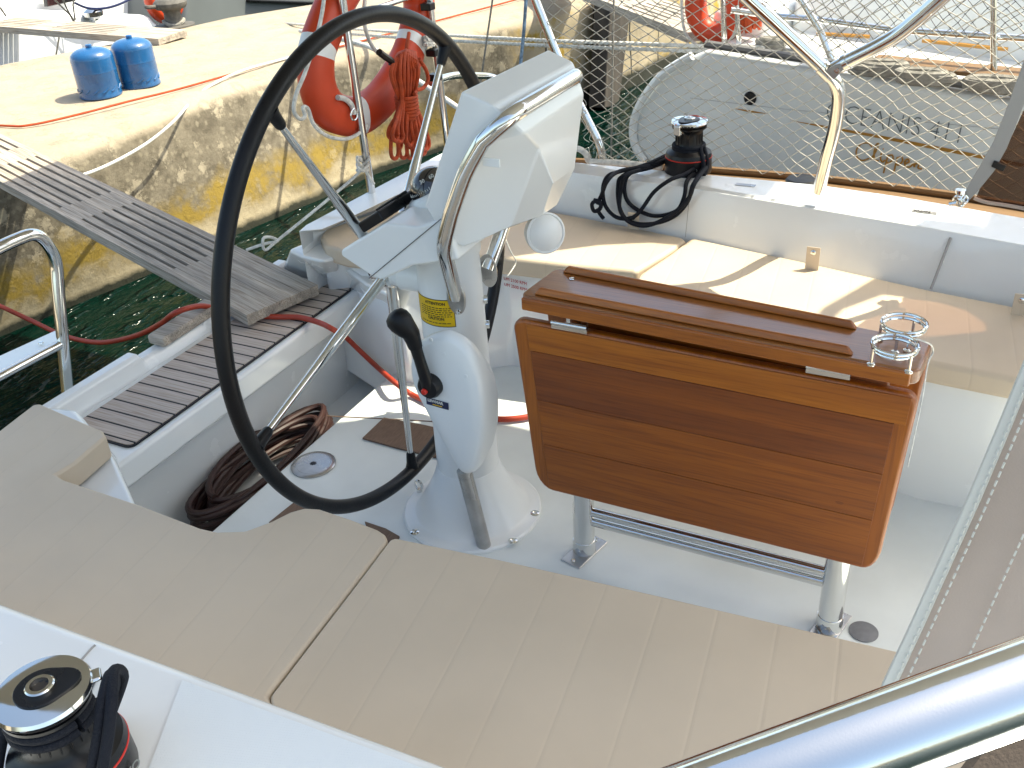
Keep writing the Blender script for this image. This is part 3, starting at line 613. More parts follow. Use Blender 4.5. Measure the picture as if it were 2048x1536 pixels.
# console arm carrying compass
prof = [(-1.152, .690), (-1.150, .702), (-1.034, .774), (-.965, .776), (-.90, .80), (-.88, .72), (-.985, .692), (-1.06, .651), (-1.080, .653)]
m_ = MB(); m_.prism([V((x, YS, z)) for x, z in prof], (0, .28, 0)); m_.build('console_arm', PLAST, ped, bevel=.007, seg=4)
m_ = MB(); m_.tube([PY(738, 557, YS - .0015), PY(882, 438, YS - .0015)], .0008, 5); m_.build('console_seam', INK, ped)
m_ = MB(); s0, s1 = V((-1.112, 0, .731)), V((-1.058, 0, .765)); nn = V((-.53, 0, .85))
m_.prism([V((s0.x, YS + .03, s0.z)), V((s1.x, YS + .03, s1.z)), V((s1.x, YS + .215, s1.z)), V((s0.x, YS + .215, s0.z))], nn * .022); hb = m_.build('engine_panel', BLACK, ped, bevel=.004)
m_ = MB(); m_.prism([V((s0.x, YS + .10, s0.z)) + nn * .021, V((s1.x, YS + .10, s1.z)) + nn * .021, V((s1.x, YS + .14, s1.z)) + nn * .021, V((s0.x, YS + .14, s0.z)) + nn * .021], nn * .006); m_.build('latch', BLACK, hb, bevel=.002)
cc = V((-1.012, CY + .012, .783)); ax = V((-.45, -.05, .89)).normalized()
m_ = MB(); m_.lathe([(.062, -.02), (.062, .0), (.058, .006), (.050, .010), (.0, .010)], cc, ax, 48); cb = m_.build('compass', PLAST, ped)
m_ = MB(); m_.lathe([(.047, .008)] + [(.046 * math.cos(a), .010 + .044 * math.sin(a)) for a in [k * math.pi / 20 for k in range(11)]], cc, ax, 48); m_.build('dome', GLASSD, cb)
u_ = V((0, 1, 0)).cross(ax).normalized(); v_ = ax.cross(u_)
m_ = MB()
for k in range(60):
    a = k / 60 * 6.2832; h = .010 if k % 5 == 0 else .006
    p = lambda e: cc + ax * (.010 + .0445 * math.sin(e)) + (u_ * math.cos(a) + v_ * math.sin(a)) * .0467 * math.cos(e)
    m_.tube([p(.12), p(.12 + h * 14)], .0006, 4)
m_.build('card_ticks', CANVW, cb)
for k, s_ in enumerate(['30', '60', '90', '120', '150', '180', '210', '240', '270', '300', '330', '0']):
    a = math.radians(-70 + k * 30); e = .52; d = (u_ * math.cos(a) + v_ * math.sin(a)); n_ = (d * math.cos(e) + ax * math.sin(e))
    text('card_numeral', s_, .011, cc + ax * (.010 + .0455 * math.sin(e)) + d * .0475 * math.cos(e), ax.cross(d), n_, CANVW, cb, depth=.0002, bold=.0002, align='CENTER')
m_ = MB(); q = .6; m_.lathe([(0, 0), (.0022, 0), (0, .003)], cc + ax * .047 + u_ * -.02, ax, 8); m_.build('lubber_mark', YELLOW, cb)
# guard rail hoop
st = PY(912, 592, CY - .069)
leg = [st, PY(880, 492, YS - .012), PY(897, 425, YS - .014), PY(925, 345, YS - .014), PY(960, 280, YS - .012), PY(1005, 233, YS - .002)]
for i in range(1, 6): leg[i].x += .006
mir = lambda p: V((p.x, 2 * CY - p.y, p.z))
hoop = fillet([leg[0], leg[1]], .1) + smooth(leg[1:5], 5)[1:]
path = fillet([leg[0], leg[1], leg[2]], .03, 6)[:-1] + smooth([leg[2], leg[3], leg[4]], 6)[:-1]
top = fillet([leg[4], leg[5] + V((.012, 0, .004)), mir(leg[5]) + V((.012, 0, .004)), mir(leg[4])], .045, 8)
m_ = MB(); m_.tube(path + top + [mir(p) for p in path[::-1]], .0148, 20); m_.build('guard_rail', STEEL, ped)
for s_ in (-1, 1):
    c = V((st.x, CY + s_ * .0675, st.z)); c.z -= .004
    m_ = MB(); m_.lathe([(0, 0), (.030, 0), (.030, .002), (.027, .004), (0, .004)], V((0, 0, 0)), (0, s_, 0), 36)
    m_.v = [V((p.x * .72, p.y, p.z * 1.25)) + c for p in m_.v]; pl = m_.build('rail_plate', STEELR, ped)
    m_ = MB(); m_.lathe([(0, 0), (.0065, 0), (.0055, .003), (.0025, .0035), (.0025, .002), (0, .002)], c + V((.004, s_ * .004, -.029)), (0, s_, 0), 16); m_.build('screw', STEEL, pl)
# column bolts
for x, y, z_ in ((952, 595, .55), (958, 645, .5), (973, 808, .3), (973, 824, .285)):
    r_ = .0085 if y < 700 else .0045
    c = PC + V((math.cos(.42), math.sin(.42), 0)) * (.0675 if y < 700 else .0695); c.z = PY(x, y, CY + .03).z
    m_ = MB(); m_.lathe([(0, 0), (r_, 0), (r_, .007), (r_ * .6, .007), (r_ * .55, .004), (0, .004)], c, (math.cos(.42), math.sin(.42), 0), 18); m_.build('bolt', STEEL, ped)
# yellow label wrapped on the column
zt_, zb_ = PY(897, 602, 1.525).z, PY(897, 655, 1.525).z
def colr(z): return .071 + (.067 - .071) * (z - .14) / .46 + .0006
def colpt(a, z, e=0): return V((PCX + (colr(z) + e) * math.cos(a), CY + (colr(z) + e) * math.sin(a), z))
A0, A1 = math.radians(-143), math.radians(-55)
m_ = MB(); m_.grid(lambda u, v: colpt(A0 + (A1 - A0) * u, zb_ + (zt_ - zb_) * v), 20, 2); lab = m_.build('warning_label', YELLOW, ped)
def wrap_text(body, size, amid, z, mt, par, bold=.0):
    o = text('label_text', body, size, (0, 0, 0), (1, 0, 0), (0, 0, 1), mt, par, depth=.0, bold=bold, align='CENTER')
    for v in o.data.vertices:
        p = v.co + ped.location; w_ = colpt(amid + p.x / .068, z + p.y, .0006); v.co = w_ - ped.location
amid = (A0 + A1) / 2 + .15
wrap_text('ATTENTION', .0085, amid, zt_ - .012, INK, lab, .0003); wrap_text('CAUTION', .0085, amid, zt_ - .046, INK, lab, .0003)
m_ = MB(); hh = zt_ - zb_
for r0, n_ in ((.020, 5), (.054, 4)):
    for k in range(n_):
        z_ = zt_ - r0 - k * .0046; a = A0 + .35
        if z_ < zb_ + .003: continue
        while a < A1 - .12 - (.2 * rnd.random() if k == n_ - 1 else 0):
            l_ = rnd.uniform(.05, .13); m_.add([colpt(a, z_, .0005), colpt(a + l_, z_, .0005), colpt(a + l_, z_ + .0018, .0005), colpt(a, z_ + .0018, .0005)], [(0, 1, 2, 3)]); a += l_ + .03
for z_ in (zt_ - .042,): m_.add([colpt(A0 + .3, z_, .0005), colpt((A0 + A1) / 2, z_, .0005), colpt(A1 - .04, z_, .0005), colpt(A1 - .04, z_ + .0007, .0005), colpt((A0 + A1) / 2, z_ + .0007, .0005), colpt(A0 + .3, z_ + .0007, .0005)], [(0, 1, 2, 3, 4, 5)])
for e0, e1, f0, f1 in ((A0, A1, 0, .0015), (A0, A1, hh - .0015, hh)):
    for k in range(12):
        a = A0 + (A1 - A0) * k / 12; b_ = A0 + (A1 - A0) * (k + 1) / 12
        m_.add([colpt(a, zb_ + f0, .0005), colpt(b_, zb_ + f0, .0005), colpt(b_, zb_ + f1, .0005), colpt(a, zb_ + f1, .0005)], [(0, 1, 2, 3)])
for a in (A1 - .02, A0): m_.add([colpt(a, zb_, .0005), colpt(a + .02, zb_, .0005), colpt(a + .02, zt_, .0005), colpt(a, zt_, .0005)], [(0, 1, 2, 3)])
m_.build('label_print', INK, lab)
# throttle housing
YH = 1.435
ol = [(818, 738), (822, 706), (842, 682), (880, 668), (908, 674), (936, 700), (955, 742), (966, 800), (966, 870), (956, 922), (944, 950), (922, 950), (896, 908), (852, 828), (826, 776)]
po = smooth([PY(x, y, YH) for x, y in ol], 3, True)
cen = sum(po, V((0, 0, 0))) / len(po)
def shr(s, dy): return [cen + (p - cen) * s + V((0, dy, 0)) for p in po]
m_ = MB(); m_.loft([[p + V((0, 0, -.05)) for p in shr(.72, .10)], [p + V((0, 0, -.012)) for p in shr(.96, .04)], shr(1.0, .018), shr(.985, .010), shr(.95, .002), shr(.88, -.003), shr(.6, -.0045)]); th = m_.build('throttle_housing', PLAST, ped, ang=60)
for x, y in ((862, 679), (888, 708), (932, 752)):
    m_ = MB(); m_.lathe([(0, 0), (.0045, 0), (.004, .0015), (0, .002)], PY(x, y, YH - .003), (0, -1, 0), 14); m_.build('screw', PLAST, th)
pv = PY(864, 768, YH - .004)
m_ = MB(); m_.lathe([(.026, -.006), (.026, .012), (.022, .020), (.012, .022), (0, .022)], pv, (0, -1, 0), 36); m_.build('lever_hub', BLACK, ped)
k0, k1, k2, k3 = pv + V((0, -.014, 0)), PY(833, 700, YH - .03), PY(822, 668, YH - .036), PY(797, 640, YH - .038)
m_ = MB(); m_.tube(smooth([k0, (k0 + k1) / 2, k1, k2], 4), [.015, .0145, .014, .0135, .013, .0128, .0125, .0128, .013, .0145, .016, .0175, .018][:13], 16, flat=.8, up=(0, 1, 0)); m_.build('throttle_lever', BLACK, ped)
m_ = MB(); d = (k3 - k2).normalized()
m_.tube([k1 + (k2 - k1) * .2, k1 + (k2 - k1) * .6, k2, k2 + d * .012, k3 - d * .008, k3 + d * .004, k3 + d * .014, k3 + d * .020], [.0150, .0165, .019, .0225, .0265, .0265, .021, .008], 22, flat=.85, up=(0, 1, 0)); m_.build('throttle_grip', LEATHER, ped)
m_ = MB(); m_.lathe([(0, 0), (.0065, 0), (.0065, .005), (.005, .007), (0, .007)], PY(850, 782, YH - .028) , (0, -1, 0), 16); m_.build('red_button', RED, ped)
c = PY(875, 807, YH - .0055); dx = (PY(899, 813, YH - .0055) - PY(852, 800, YH - .0055)); dx.y = 0; dx.normalize(); dz = dx.cross(V((0, -1, 0))); dz = -dz if dz.z < 0 else dz
m_ = MB(); m_.prism([c + dx * a + dz * b for a, b in ((-.026, -.0085), (.026, -.0085), (.026, .0085), (-.026, .0085))], (0, -.0008, 0)); lb = m_.build('maker_label', NAVY, ped, bevel=.0005)
text('label_text', 'LEWMAR', .0088, c - dx * .0225 + dz * .0005 + V((0, -.001, 0)), dx, (0, -1, 0), CANVW, lb, depth=.0003, bold=.0004, xs=1.0)
m_ = MB(); m_.prism([c + dx * a + dz * b + V((0, -.0009, 0)) for a, b in ((-.011, -.0055), (.011, -.0055), (.011, -.0035), (-.011, -.0035))], (0, -.0004, 0)); m_.build('label_stripe', YELLOW, lb)
m_ = MB(); m_.tube([PY(928, 940, 1.475), PZ(970, 1098, -.002)], .0165, 20); m_.build('cable_conduit', STEELR, ped)
# white dome lamp hanging off the pod
c = PX(1090, 466, -.80); ax = V((.75, -.62, .22)).normalized()
m_ = MB(); m_.lathe([(.0, .016), (.008, .0158), (.016, .0145), (.025, .0115), (.033, .007), (.0365, .0045), (.038, .0065), (.0415, .0055), (.0415, 0), (.036, -.022), (.02, -.03), (0, -.032)], c, ax, 48); m_.build('round_lamp', LAMP, ped)
m_ = MB(); m_.tube([c - ax * .02, V((-.86, CY + .08, .75))], .008, 8); m_.build('lamp_stalk', PLAST, ped)
# shaft towards the wheel
WX, WZ, WR = -1.14, .60, .514
m_ = MB(); m_.lathe([(.036, 0), (.036, .055), (.030, .06), (.030, .10), (.018, .105), (0, .105)], (PCX - .055, CY, WZ), (-1, 0, 0), 32); m_.build('wheel_shaft', PLAST, ped)
# ================================================================== steering wheel
wh = bpy.data.objects.new('steering_wheel', None); scene.collection.objects.link(wh); wh.parent = ped; wh['label'] = 'large wheel with black leather rim and five chrome spokes'
def wp(r, a, dx=0): return V((WX + dx, CY + r * math.cos(math.radians(a)), WZ + r * math.sin(math.radians(a))))
m_ = MB(); m_.tube([wp(WR, a) for a in [k * 360 / 180 for k in range(180)]], .0158, 20, closed=True); rm = m_.build('rim', LEATHER, wh)
if 0:
    m_.tube([wp(WR - .0187, a) + V((.0015 * (1 if i % 2 else -1), 0, 0)) for i, a in enumerate([k * 360 / 720 for k in range(720)])], .0011, 4, closed=True); m_.build('stitching', INK, rm)
for a in (124, 196.5, 268.5, 51.5, -20):
    m_ = MB(); P_ = [wp(WR * t, a) for t in (.05, .2, .45, .50, .62, .92)]; m_.tube(P_, [.0115, .0115, .0112, .0098, .0082, .0068], 16)
    sp_ = m_.build('spoke', STEEL, wh)
    m_ = MB(); m_.tube([wp(WR * t, a) for t in (.90, .91, .96, .985)], [.008, .0105, .0125, .016], 16); m_.build('sleeve', LEATHER, wh)
m_ = MB(); m_.lathe([(0, -.03), (.030, -.03), (.036, -.02), (.036, .012), (.026, .02), (.026, .03), (0, .03)], (WX, CY, WZ), (1, 0, 0), 36); m_.build('hub', STEEL, wh)
m_ = MB(); m_.lathe([(0, 0), (.020, 0), (.020, .012), (.012, .016), (0, .016)], (WX - .03, CY, WZ), (-1, 0, 0), 24); m_.build('hub_nut', BLACK, wh)
# bit of lashing on the rim
c = wp(WR, -6); L_ = []
for k in range(40): a = k * .9; L_.append(c + V((.024 * math.cos(a), .022 * math.sin(a) * .4 + k * .0004, .024 * math.sin(a) - .006 + k * .0003)))
L_ += smooth([L_[-1], PX(1020, 500, WX + .03), PX(1032, 522, WX + .03), PX(1024, 540, WX + .03), PX(1015, 552, WX + .03)], 4)
lineobj('lashing', L_, .0016, ROPEW, 'thin white lashing tied round the wheel rim above the instrument buttons', 'lashing', 0, 6)
# ================================================================== cockpit table
TZ = .655
tp = {k: PZ(*v, TZ) for k, v in dict(fl=(1113, 533), nl=(1036, 590), nr=(1838, 745), fr=(1868, 682)).items()}
tab_ = thing('cockpit_table', 'varnished teak drop leaf cockpit table folded down on two stainless legs', 'table', (-.41, 1.52, 0))
def q4(u, v, z=0):                            # u along the table, v across from near edge to far edge
    a = tp['nl'].lerp(tp['nr'], u); b = tp['fl'].lerp(tp['fr'], u); p = a.lerp(b, v); p.z += z; return p
def rq(u0, u1, v0, v1, ru, rv_, z):
    out = []
    for cu, cv, a0 in ((u1 - ru, v1 - rv_, 0), (u0 + ru, v1 - rv_, 90), (u0 + ru, v0 + rv_, 180), (u1 - ru, v0 + rv_, 270)):
        for k in range(6):
            a = math.radians(a0 + 18 * k); out.append(q4(cu + ru * math.cos(a), cv + rv_ * math.sin(a), z))
    return out
m_ = MB(); m_.prism(rq(0, 1, .0, 1, .035, .15, -.028), (0, 0, .028)); m_.build('table_top', VARNT, tab_, bevel=.006, seg=4)
m_ = MB(); m_.prism([q4(u, v, -.0275) for u, v in ((.012, -.035), (.985, -.035), (.985, .02), (.012, .02))], (0, 0, .025)); m_.build('edge_strip', VARNL, tab_, bevel=.010, seg=5)
for v0, v1, u1 in ((.08, .20, .855), (.84, .96, .83)):
    m_ = MB()
    a = [q4(.035, v0, .0003), q4(u1, v0, .0003), q4(u1, v1, .0003), q4(.035, v1, .0003)]; vm = (v0 + v1) / 2
    b = [q4(.05, vm - .03, .014), q4(u1 - .015, vm - .03, .014), q4(u1 - .015, vm + .03, .014), q4(.05, vm + .03, .014)]
    m_.loft([a, b]); m_.build('fiddle_rail', VARNL, tab_, bevel=.004)
m_ = MB(); m_.lathe([(0, 0), (.0055, 0), (.005, .0012), (.002, .0006), (0, .0006)], q4(.08, .72, .001), n=16); m_.build('screw', STEEL, tab_)
# hanging leaves
YL = tp['nl'].y - .006
def leafq(u, v):
    x = (1 - v) * ((1 - u) * 1022 + u * 1838) + v * ((1 - u) * 1074 + u * 1752)
    y = (1 - v) * ((1 - u) * 636 + u * 793) + v * ((1 - u) * 976 + u * 1146)
    return PY(x, y, YL + .0 * v)
def leaf(dy, name='drop_leaf'):
    m0 = MB(); rr = .05
    def cor(u, v, su, sv, ru=.03, rv_=.07): 
        return [leafq(u + su * ru * (1 - math.cos(t)), v + sv * rv_ * (1 - math.sin(t))) for t in [k * math.pi / 10 for k in range(6)]]
    out = cor(0, 0, 1, 1) + cor(1, 0, -1, 1)[::-1] + cor(1, 1, -1, -1, .045, .11) + cor(0, 1, 1, -1, .045, .11)[::-1]
    m0.prism([p + V((0, dy + .001, 0)) for p in out], (0, .021, 0)); lf = m0.build(name, VARNZ, tab_, bevel=.007, seg=4)
    return lf
lf = leaf(0)
def board(u0, u1, v0, v1, mt, nm='board', pr=.0012):
    b = MB(); b.prism([leafq(u, v) + V((0, -pr, 0)) for u, v in ((u0, v0), (u1, v0), (u1, v1), (u0, v1))], (0, .006, 0)); return b.build(nm, mt, lf, bevel=.0006, seg=1)
def knot(u, v, r_):
    c = leafq(u, v) + V((0, -.0016, 0)); b = MB(); ex = (leafq(u + .02, v) - leafq(u, v)).normalized(); ez = V((0, 0, 1))
    for k_, (a, h) in enumerate(((1, .55), (.55, .32))): b.add([c + V((0, -.0003 * k_, 0))] + [c + V((0, -.0003 * k_, 0)) + ex * math.cos(t) * r_ * a * (1 + .15 * math.sin(3 * t)) + ez * math.sin(t) * r_ * h * (1 + .2 * math.cos(2 * t)) for t in [j * .524 for j in range(12)]], [(0, j + 1, (j + 1) % 12 + 1) for j in range(12)])
    return b.build('knot', VARND, lf)
knot(.86, .665, .007)
board(.036, .985, .018, .172, VARNL, pr=.0010); board(.038, .956, .174, .46, VARND); board(.038, .956, .462, .72, VARN); board(.038, .956, .722, .985, VARN)
lf2 = leaf(tp['fl'].y - tp['nl'].y + .0)
# centre spine, legs, hinges
mid = lambda u, z=0: q4(u, .5, z)
m_ = MB(); m_.prism([q4(.16, .38, -.14), q4(.93, .38, -.14), q4(.93, .62, -.14), q4(.16, .62, -.14)], (0, 0, .106)); m_.build('spine', VARND, tab_, bevel=.003)
LL_, RL_ = PZ(1169, 1103, 0), PZ(1657, 1256, 0)
for c, ang in ((LL_, 1.12), (RL_, 1.12)):
    m_ = MB(); m_.lathe([(.0235, .003), (.0235, .60)], c, n=36); lg = m_.build('leg', STEEL, tab_)
    m_ = MB(); m_.lathe([(.0245, .003), (.0255, .006), (.0255, .034), (.0245, .037), (.0235, .037)], c, n=36); m_.build('collar', STEEL, lg)
    d = (PZ(1205, 1072, 0) - PZ(1135, 1137, 0)).normalized(); e = V((-d.y, d.x, 0))
    m_ = MB(); m_.prism([c + d * a + e * b for a, b in ((-.055, -.026), (.055, -.026), (.055, .026), (-.055, .026))], (0, 0, .004)); fp = m_.build('foot_plate', STEELR, lg, bevel=.002)
    for s_ in (-1, 1):
        m_ = MB(); m_.lathe([(0, 0), (.0055, 0), (.005, .0012), (.002, .0004), (0, .0004)], c + d * .043 * s_ + V((0, 0, .0042)), n=14); m_.build('screw', STEEL, lg)
for (x0, y0, x1, y1) in ((1186, 1024, 1645, 1142), (1186, 1043, 1645, 1163)):
    pa, pb = PY(x0, y0, LL_.y), PY(x1, y1, RL_.y); pa.x = LL_.x + .02; pb.x = RL_.x - .02
    m_ = MB(); m_.tube([pa, pb], .0105, 18); m_.build('foot_rail', STEEL, tab_)
for u in (.145, .80):
    a, b = q4(u - .045, .0, -.037), q4(u + .055, .0, -.037); a.y = b.y = YL - .003; a.z -= .003; b.z -= .003; 
    m_ = MB(); m_.tube([a, b], .0042, 10); m_.box((a.x, a.y - .001, a.z - .012), (b.x, a.y + .001, a.z)); m_.build('hinge', STEEL, tab_)
# drink holders
for k, (rx, ry, posts) in enumerate((((1808), 650, ((1757, 668), (1797, 700), (1845, 672))), ((1790), 693, ((1746, 722), (1797, 699), (1824, 738))))):
    c = PZ(rx, ry, TZ + .030); m_ = MB()
    for dz_ in (-.0035, .0035): m_.tube([c + V((math.cos(a) * (.0335 + dz_ * .3), math.sin(a) * (.0335 + dz_ * .3), dz_)) for a in [j * .1745 for j in range(36)]], .0026, 8, closed=True)
    dh = m_.build('drink_holder', STEEL, tab_)
    for a in ((3.7, 5.6, 1.6) if k else (3.4, 5.1, 1.2)):
        p = c + V((math.cos(a) * .0345, math.sin(a) * .0345, 0)); m_ = MB(); m_.tube([p, V((p.x, p.y, TZ + .002))], .0024, 8); m_.lathe([(.0065, 0), (.0065, .002), (.003, .0035)], (p.x, p.y, TZ + .001), n=14); m_.build('post', STEEL, dh)
m_ = MB(); m_.tube(smooth([PZ(1832, 677, TZ + .05), PZ(1845, 682, TZ + .045), PZ(1862, 690, TZ + .03), PZ(1866, 705, TZ + .004), q4(1.006, .45, -.01), q4(1.01, .3, -.06), q4(1.008, .3, -.13), q4(1.005, .32, -.20)], 5), .0013, 6); tag(m_.build('string', ROPEW), 'thin white string tied to the drink holder and trailing off the table end', 'string')
# ================================================================== hose
hp = [PX(-120, 575, -3.3), PX(-40, 596, -3.2), PX(0, 612, -3.0), PX(60, 640, -2.9), PX(130, 672, -2.7), PX(200, 685, -2.5), PX(270, 672, -2.3), PX(320, 648, -2.1), PZ(352, 625, .285), PZ(400, 612, .275), PZ(440, 619, .235), PZ(480, 626, .22), PZ(520, 632, .218), PZ(560, 634, .218), PZ(600, 635, .218), PZ(640, 646, .218), PZ(668, 660, .215), PX(692, 675, -1.67), PX(715, 697, -1.64), PX(750, 730, -1.57), PZ(790, 765, .05), PZ(822, 788, .012), PZ(860, 805, .012), PZ(920, 826, .012), PZ(985, 837, .012), PZ(1030, 837, .012), PZ(1075, 828, .012), PZ(1150, 800, .012)]
lineobj('water_hose', hp, .0080, HOSEM, 'orange water hose drooping from the quay and crossing the teak bench into the cockpit', 'hose', 6, 12)
m_ = MB(); pa, pb = PZ(325, 1040, -.1), PZ(628, 872, -.1); yc = (pa.y + pb.y) / 2; hb_ = abs(pb.y - pa.y) / 2
L_ = []
for k in range(0, 460):
    t = k / 36 * 6.2832; lay = k / 36
    rx = .096 - .012 * ((lay * .77) % 2.4) ; ry = hb_ * (1.12 - .09 * ((lay * 1.31) % 2.6)); tw = .09 * math.sin(lay * 2.3)
    x = rx * math.cos(t) + .0; y = ry * math.sin(t)
    L_.append(V((-1.632 + x * .95 + tw * y * .25, yc + .05 * math.sin(lay * 3.1) + y, -.106 + .0075 * lay + .006 * math.sin(t * 2 + lay))))
m_.tube(L_, .0088, 9); tag(m_.build('hose_coil', HOSED), 'coiled dark red hose lying in the footwell under the transom bench', 'hose')
# ================================================================== engine panel and lettering on the far seat front
bo, bd_ = PZ(1010, 526, .33), PZ(1270, 588, .33) - PZ(1010, 526, .33); bd_.normalize(); bn = V((bd_.y, -bd_.x, 0))
bp0 = bo + bn * .004
t1 = PN(1054, 571, bp0, bn); t2 = PN(1054, 578, bp0, bn)
text('speed_notice', 'MAXIMUM 2100 RPM', .0135, t1, bd_, bn, REDINK, yacht, depth=.0003, bold=.0, align='RIGHT')
text('speed_notice', 'MAXIMUM 2500 RPM', .0135, t1 - V((0, 0, .0185)), bd_, bn, REDINK, yacht, depth=.0003, bold=.0, align='RIGHT')
pc_ = [PN(x, y, bp0, bn) for x, y in ((958, 560), (978, 562), (986, 640), (966, 636))]
hp_ = thing('engine_panel', 'small black engine control panel with round keys behind the pedestal', 'control panel', sum(pc_, V((0, 0, 0))) / 4)
m_ = MB(); cpt = sum(pc_, V((0, 0, 0))) / 4; m_.prism([cpt + bd_ * a + V((0, 0, b)) for a, b in ((-.028, -.062), (.028, -.062), (.028, .062), (-.028, .062))], bn * .006); m_.build('bezel', STEELR, hp_, bevel=.004)
m_ = MB(); m_.prism([cpt + bd_ * a + V((0, 0, b)) + bn * .006 for a, b in ((-.022, -.056), (.022, -.056), (.022, .056), (-.022, .056))], bn * .002); m_.build('face', BLACK, hp_, bevel=.001)
for k in range(5):
    m_ = MB(); m_.tube([cpt + bn * .009 + bd_ * (.006 + .006 * math.cos(a)) + V((0, 0, .035 - k * .018 + .006 * math.sin(a))) for a in [j * .524 for j in range(12)]], .0008, 5, closed=True); m_.build('key', STEEL, hp_)
# ================================================================== winches
def winch(c, label, yaw=0, sc=1.0):
    c = V(c); t = thing('winch', label, 'winch', c, 'two speed sheet winches on the coamings')
    P_ = lambda pr: [(r * sc, z * sc) for r, z in pr]
    m_ = MB(); m_.lathe(P_([(.063, 0), (.064, .004), (.0625, .040), (.0615, .0405), (.0615, .0435), (.0625, .044), (.060, .054), (.050, .060), (.041, .066), (.0365, .074), (.0345, .088), (.0345, .104), (.038, .114), (.046, .120), (.046, .124), (.030, .125)]), c, n=56); m_.build('drum', BLACK, t)
    m_ = MB(); m_.lathe(P_([(.0628, .0407), (.0634, .0412), (.0634, .0428), (.0628, .0433)]), c, n=56); m_.build('red_ring', RED, t)
    m_ = MB(); m_.lathe(P_([(.030, .124), (.047, .128), (.048, .131), (.030, .132)]), c, n=56); m_.build('self_tailing_jaw', BLACK, t)
    m_ = MB(); m_.lathe(P_([(.030, .132), (.049, .1325), (.050, .135), (.048, .139), (.032, .1405), (0, .1405)]), c, n=56); cp = m_.build('top_cap', STEEL, t)
    ring = []
    for k in range(40):
        a = k / 40 * 6.2832; r_ = .027 + .013 * max(0, math.cos(a - yaw)) ** 6
        ring.append(c + V((math.cos(a) * r_ * sc, math.sin(a) * r_ * sc, .1404 * sc)))
    m_ = MB(); m_.prism(ring, (0, 0, .0022 * sc)); m_.build('cap_inlay', BLACK, cp, bevel=.0008)
    m_ = MB(); m_.lathe(P_([(.015, .142), (.015, .1455), (.0135, .147), (.0095, .147), (.0085, .141)]), c, n=32); m_.build('handle_socket', STEEL, cp)
    m_ = MB(); m_.prism([c + V((math.cos(a) * r_ * sc, math.sin(a) * r_ * sc, .1418 * sc)) for k in range(16) for a, r_ in ((k * math.pi / 8, .0095 if k % 2 else .007),)], (0, 0, .001)); m_.build('socket_star', INK, cp)
    d = V((math.cos(yaw), math.sin(yaw), 0)); e = V((-d.y, d.x, 0))
    m_ = MB(); m_.prism([c + d * a * sc + e * b * sc + V((0, 0, .136 * sc)) for a, b in ((.034, -.010), (.058, -.010), (.058, .010), (.034, .010))], (0, 0, -.026 * sc)); m_.build('feeder_arm', STEEL, t, bevel=.003)
    m_ = MB()
    for k in range(20):
        a = k / 20 * 6.2832; q = c + V((math.cos(a), math.sin(a), 0)) * .0355 * sc
        m_.tube([q + V((0, 0, .078 * sc)), q + V((0, 0, .108 * sc))], .0012, 5)
    m_.build('drum_grip', BLACK, t)
    return t
wf = PZ(1376, 341, ZC)
winch(wf, 'black winch with chrome cap on the far coaming, navy rope draped from it', -1.9, 1.06)
wn = PZ(82, 1378, .69); wn = V((wn.x, wn.y, .55))
w2 = winch(wn, 'black winch in the near left corner with a navy rope over its chrome cap', .9)
def wdecal(w0, ang, z, s_, txt, h):
    d = V((math.cos(ang), math.sin(ang), 0)); text('drum_mark', txt, h, V(w0) + d * .0632 + V((0, 0, z)), V((-d.y, d.x, 0)), d, GREYL, s_, depth=.0003, bold=.0002)
GREYL = mat('pale_print', (.45, .47, .45), .5)
for o in scene.objects:
    if o.name.startswith('drum') and o.parent and o.parent.name.startswith('winch'):
        if o.parent.name == 'winch': wdecal(wf, -1.25, .016, o, 'EVO', .013); wdecal(wf, -.78, .016, o, '40', .013)
        else: wdecal(wn, .1, .012, o, 'EVO', .016)
# navy rope draped over the far coaming
fa, fb = PZ(1145, 345, ZC), PZ(1380, 376, ZC); fd = (fb - fa).normalized(); fnn = fd.cross(PZ(1371, 478, .365) - fb).normalized(); fnn = fnn if fnn.y < 0 else -fnn
def rp(x, y, o_=.010):
    p = PN(x, y, fa + fnn * o_, fnn)
    if p.z > ZC - .004: p = PZ(x, y, ZC + o_)
    return p
def ropel(pts, o_=.010): return [rp(x, y, o_) for x, y in pts]
def wrapp(w0, r_, a0, a1, z, n=10): return [V(w0) + V((math.cos(a0 + (a1 - a0) * k / n) * r_, math.sin(a0 + (a1 - a0) * k / n) * r_, z)) for k in range(n + 1)]
m_ = MB(); RR = .0058
m_.tube(smooth(ropel([(1408, 318), (1392, 342), (1374, 362), (1368, 395), (1352, 422), (1310, 432), (1272, 418), (1252, 396), (1250, 366), (1262, 346), (1300, 336), (1334, 322)], .012)), RR, 10)
m_.tube(smooth(ropel([(1418, 322), (1402, 345), (1385, 372), (1376, 402), (1352, 430), (1318, 445), (1280, 448), (1252, 438), (1238, 410), (1236, 372), (1245, 352), (1290, 334), (1334, 318)], .020)), RR, 10)
m_.tube(smooth(ropel([(1398, 330), (1370, 348), (1340, 360), (1308, 384), (1282, 420), (1262, 436), (1232, 434), (1210, 410), (1206, 375), (1216, 352), (1240, 343), (1290, 330), (1334, 310)], .026)), RR, 10)
m_.tube(smooth(ropel([(1412, 335), (1390, 365), (1378, 395), (1350, 425), (1300, 450), (1262, 446), (1240, 420), (1242, 380), (1250, 352), (1280, 340)], .030)), RR, 10)
m_.tube(smooth(ropel([(1300, 332), (1240, 342), (1215, 362), (1203, 390), (1194, 408)], .034)), RR, 10)
m_.tube(smooth(ropel([(1188, 400), (1200, 404), (1200, 418), (1188, 422), (1184, 408), (1194, 402), (1202, 412), (1194, 424)], .036)), RR, 10)
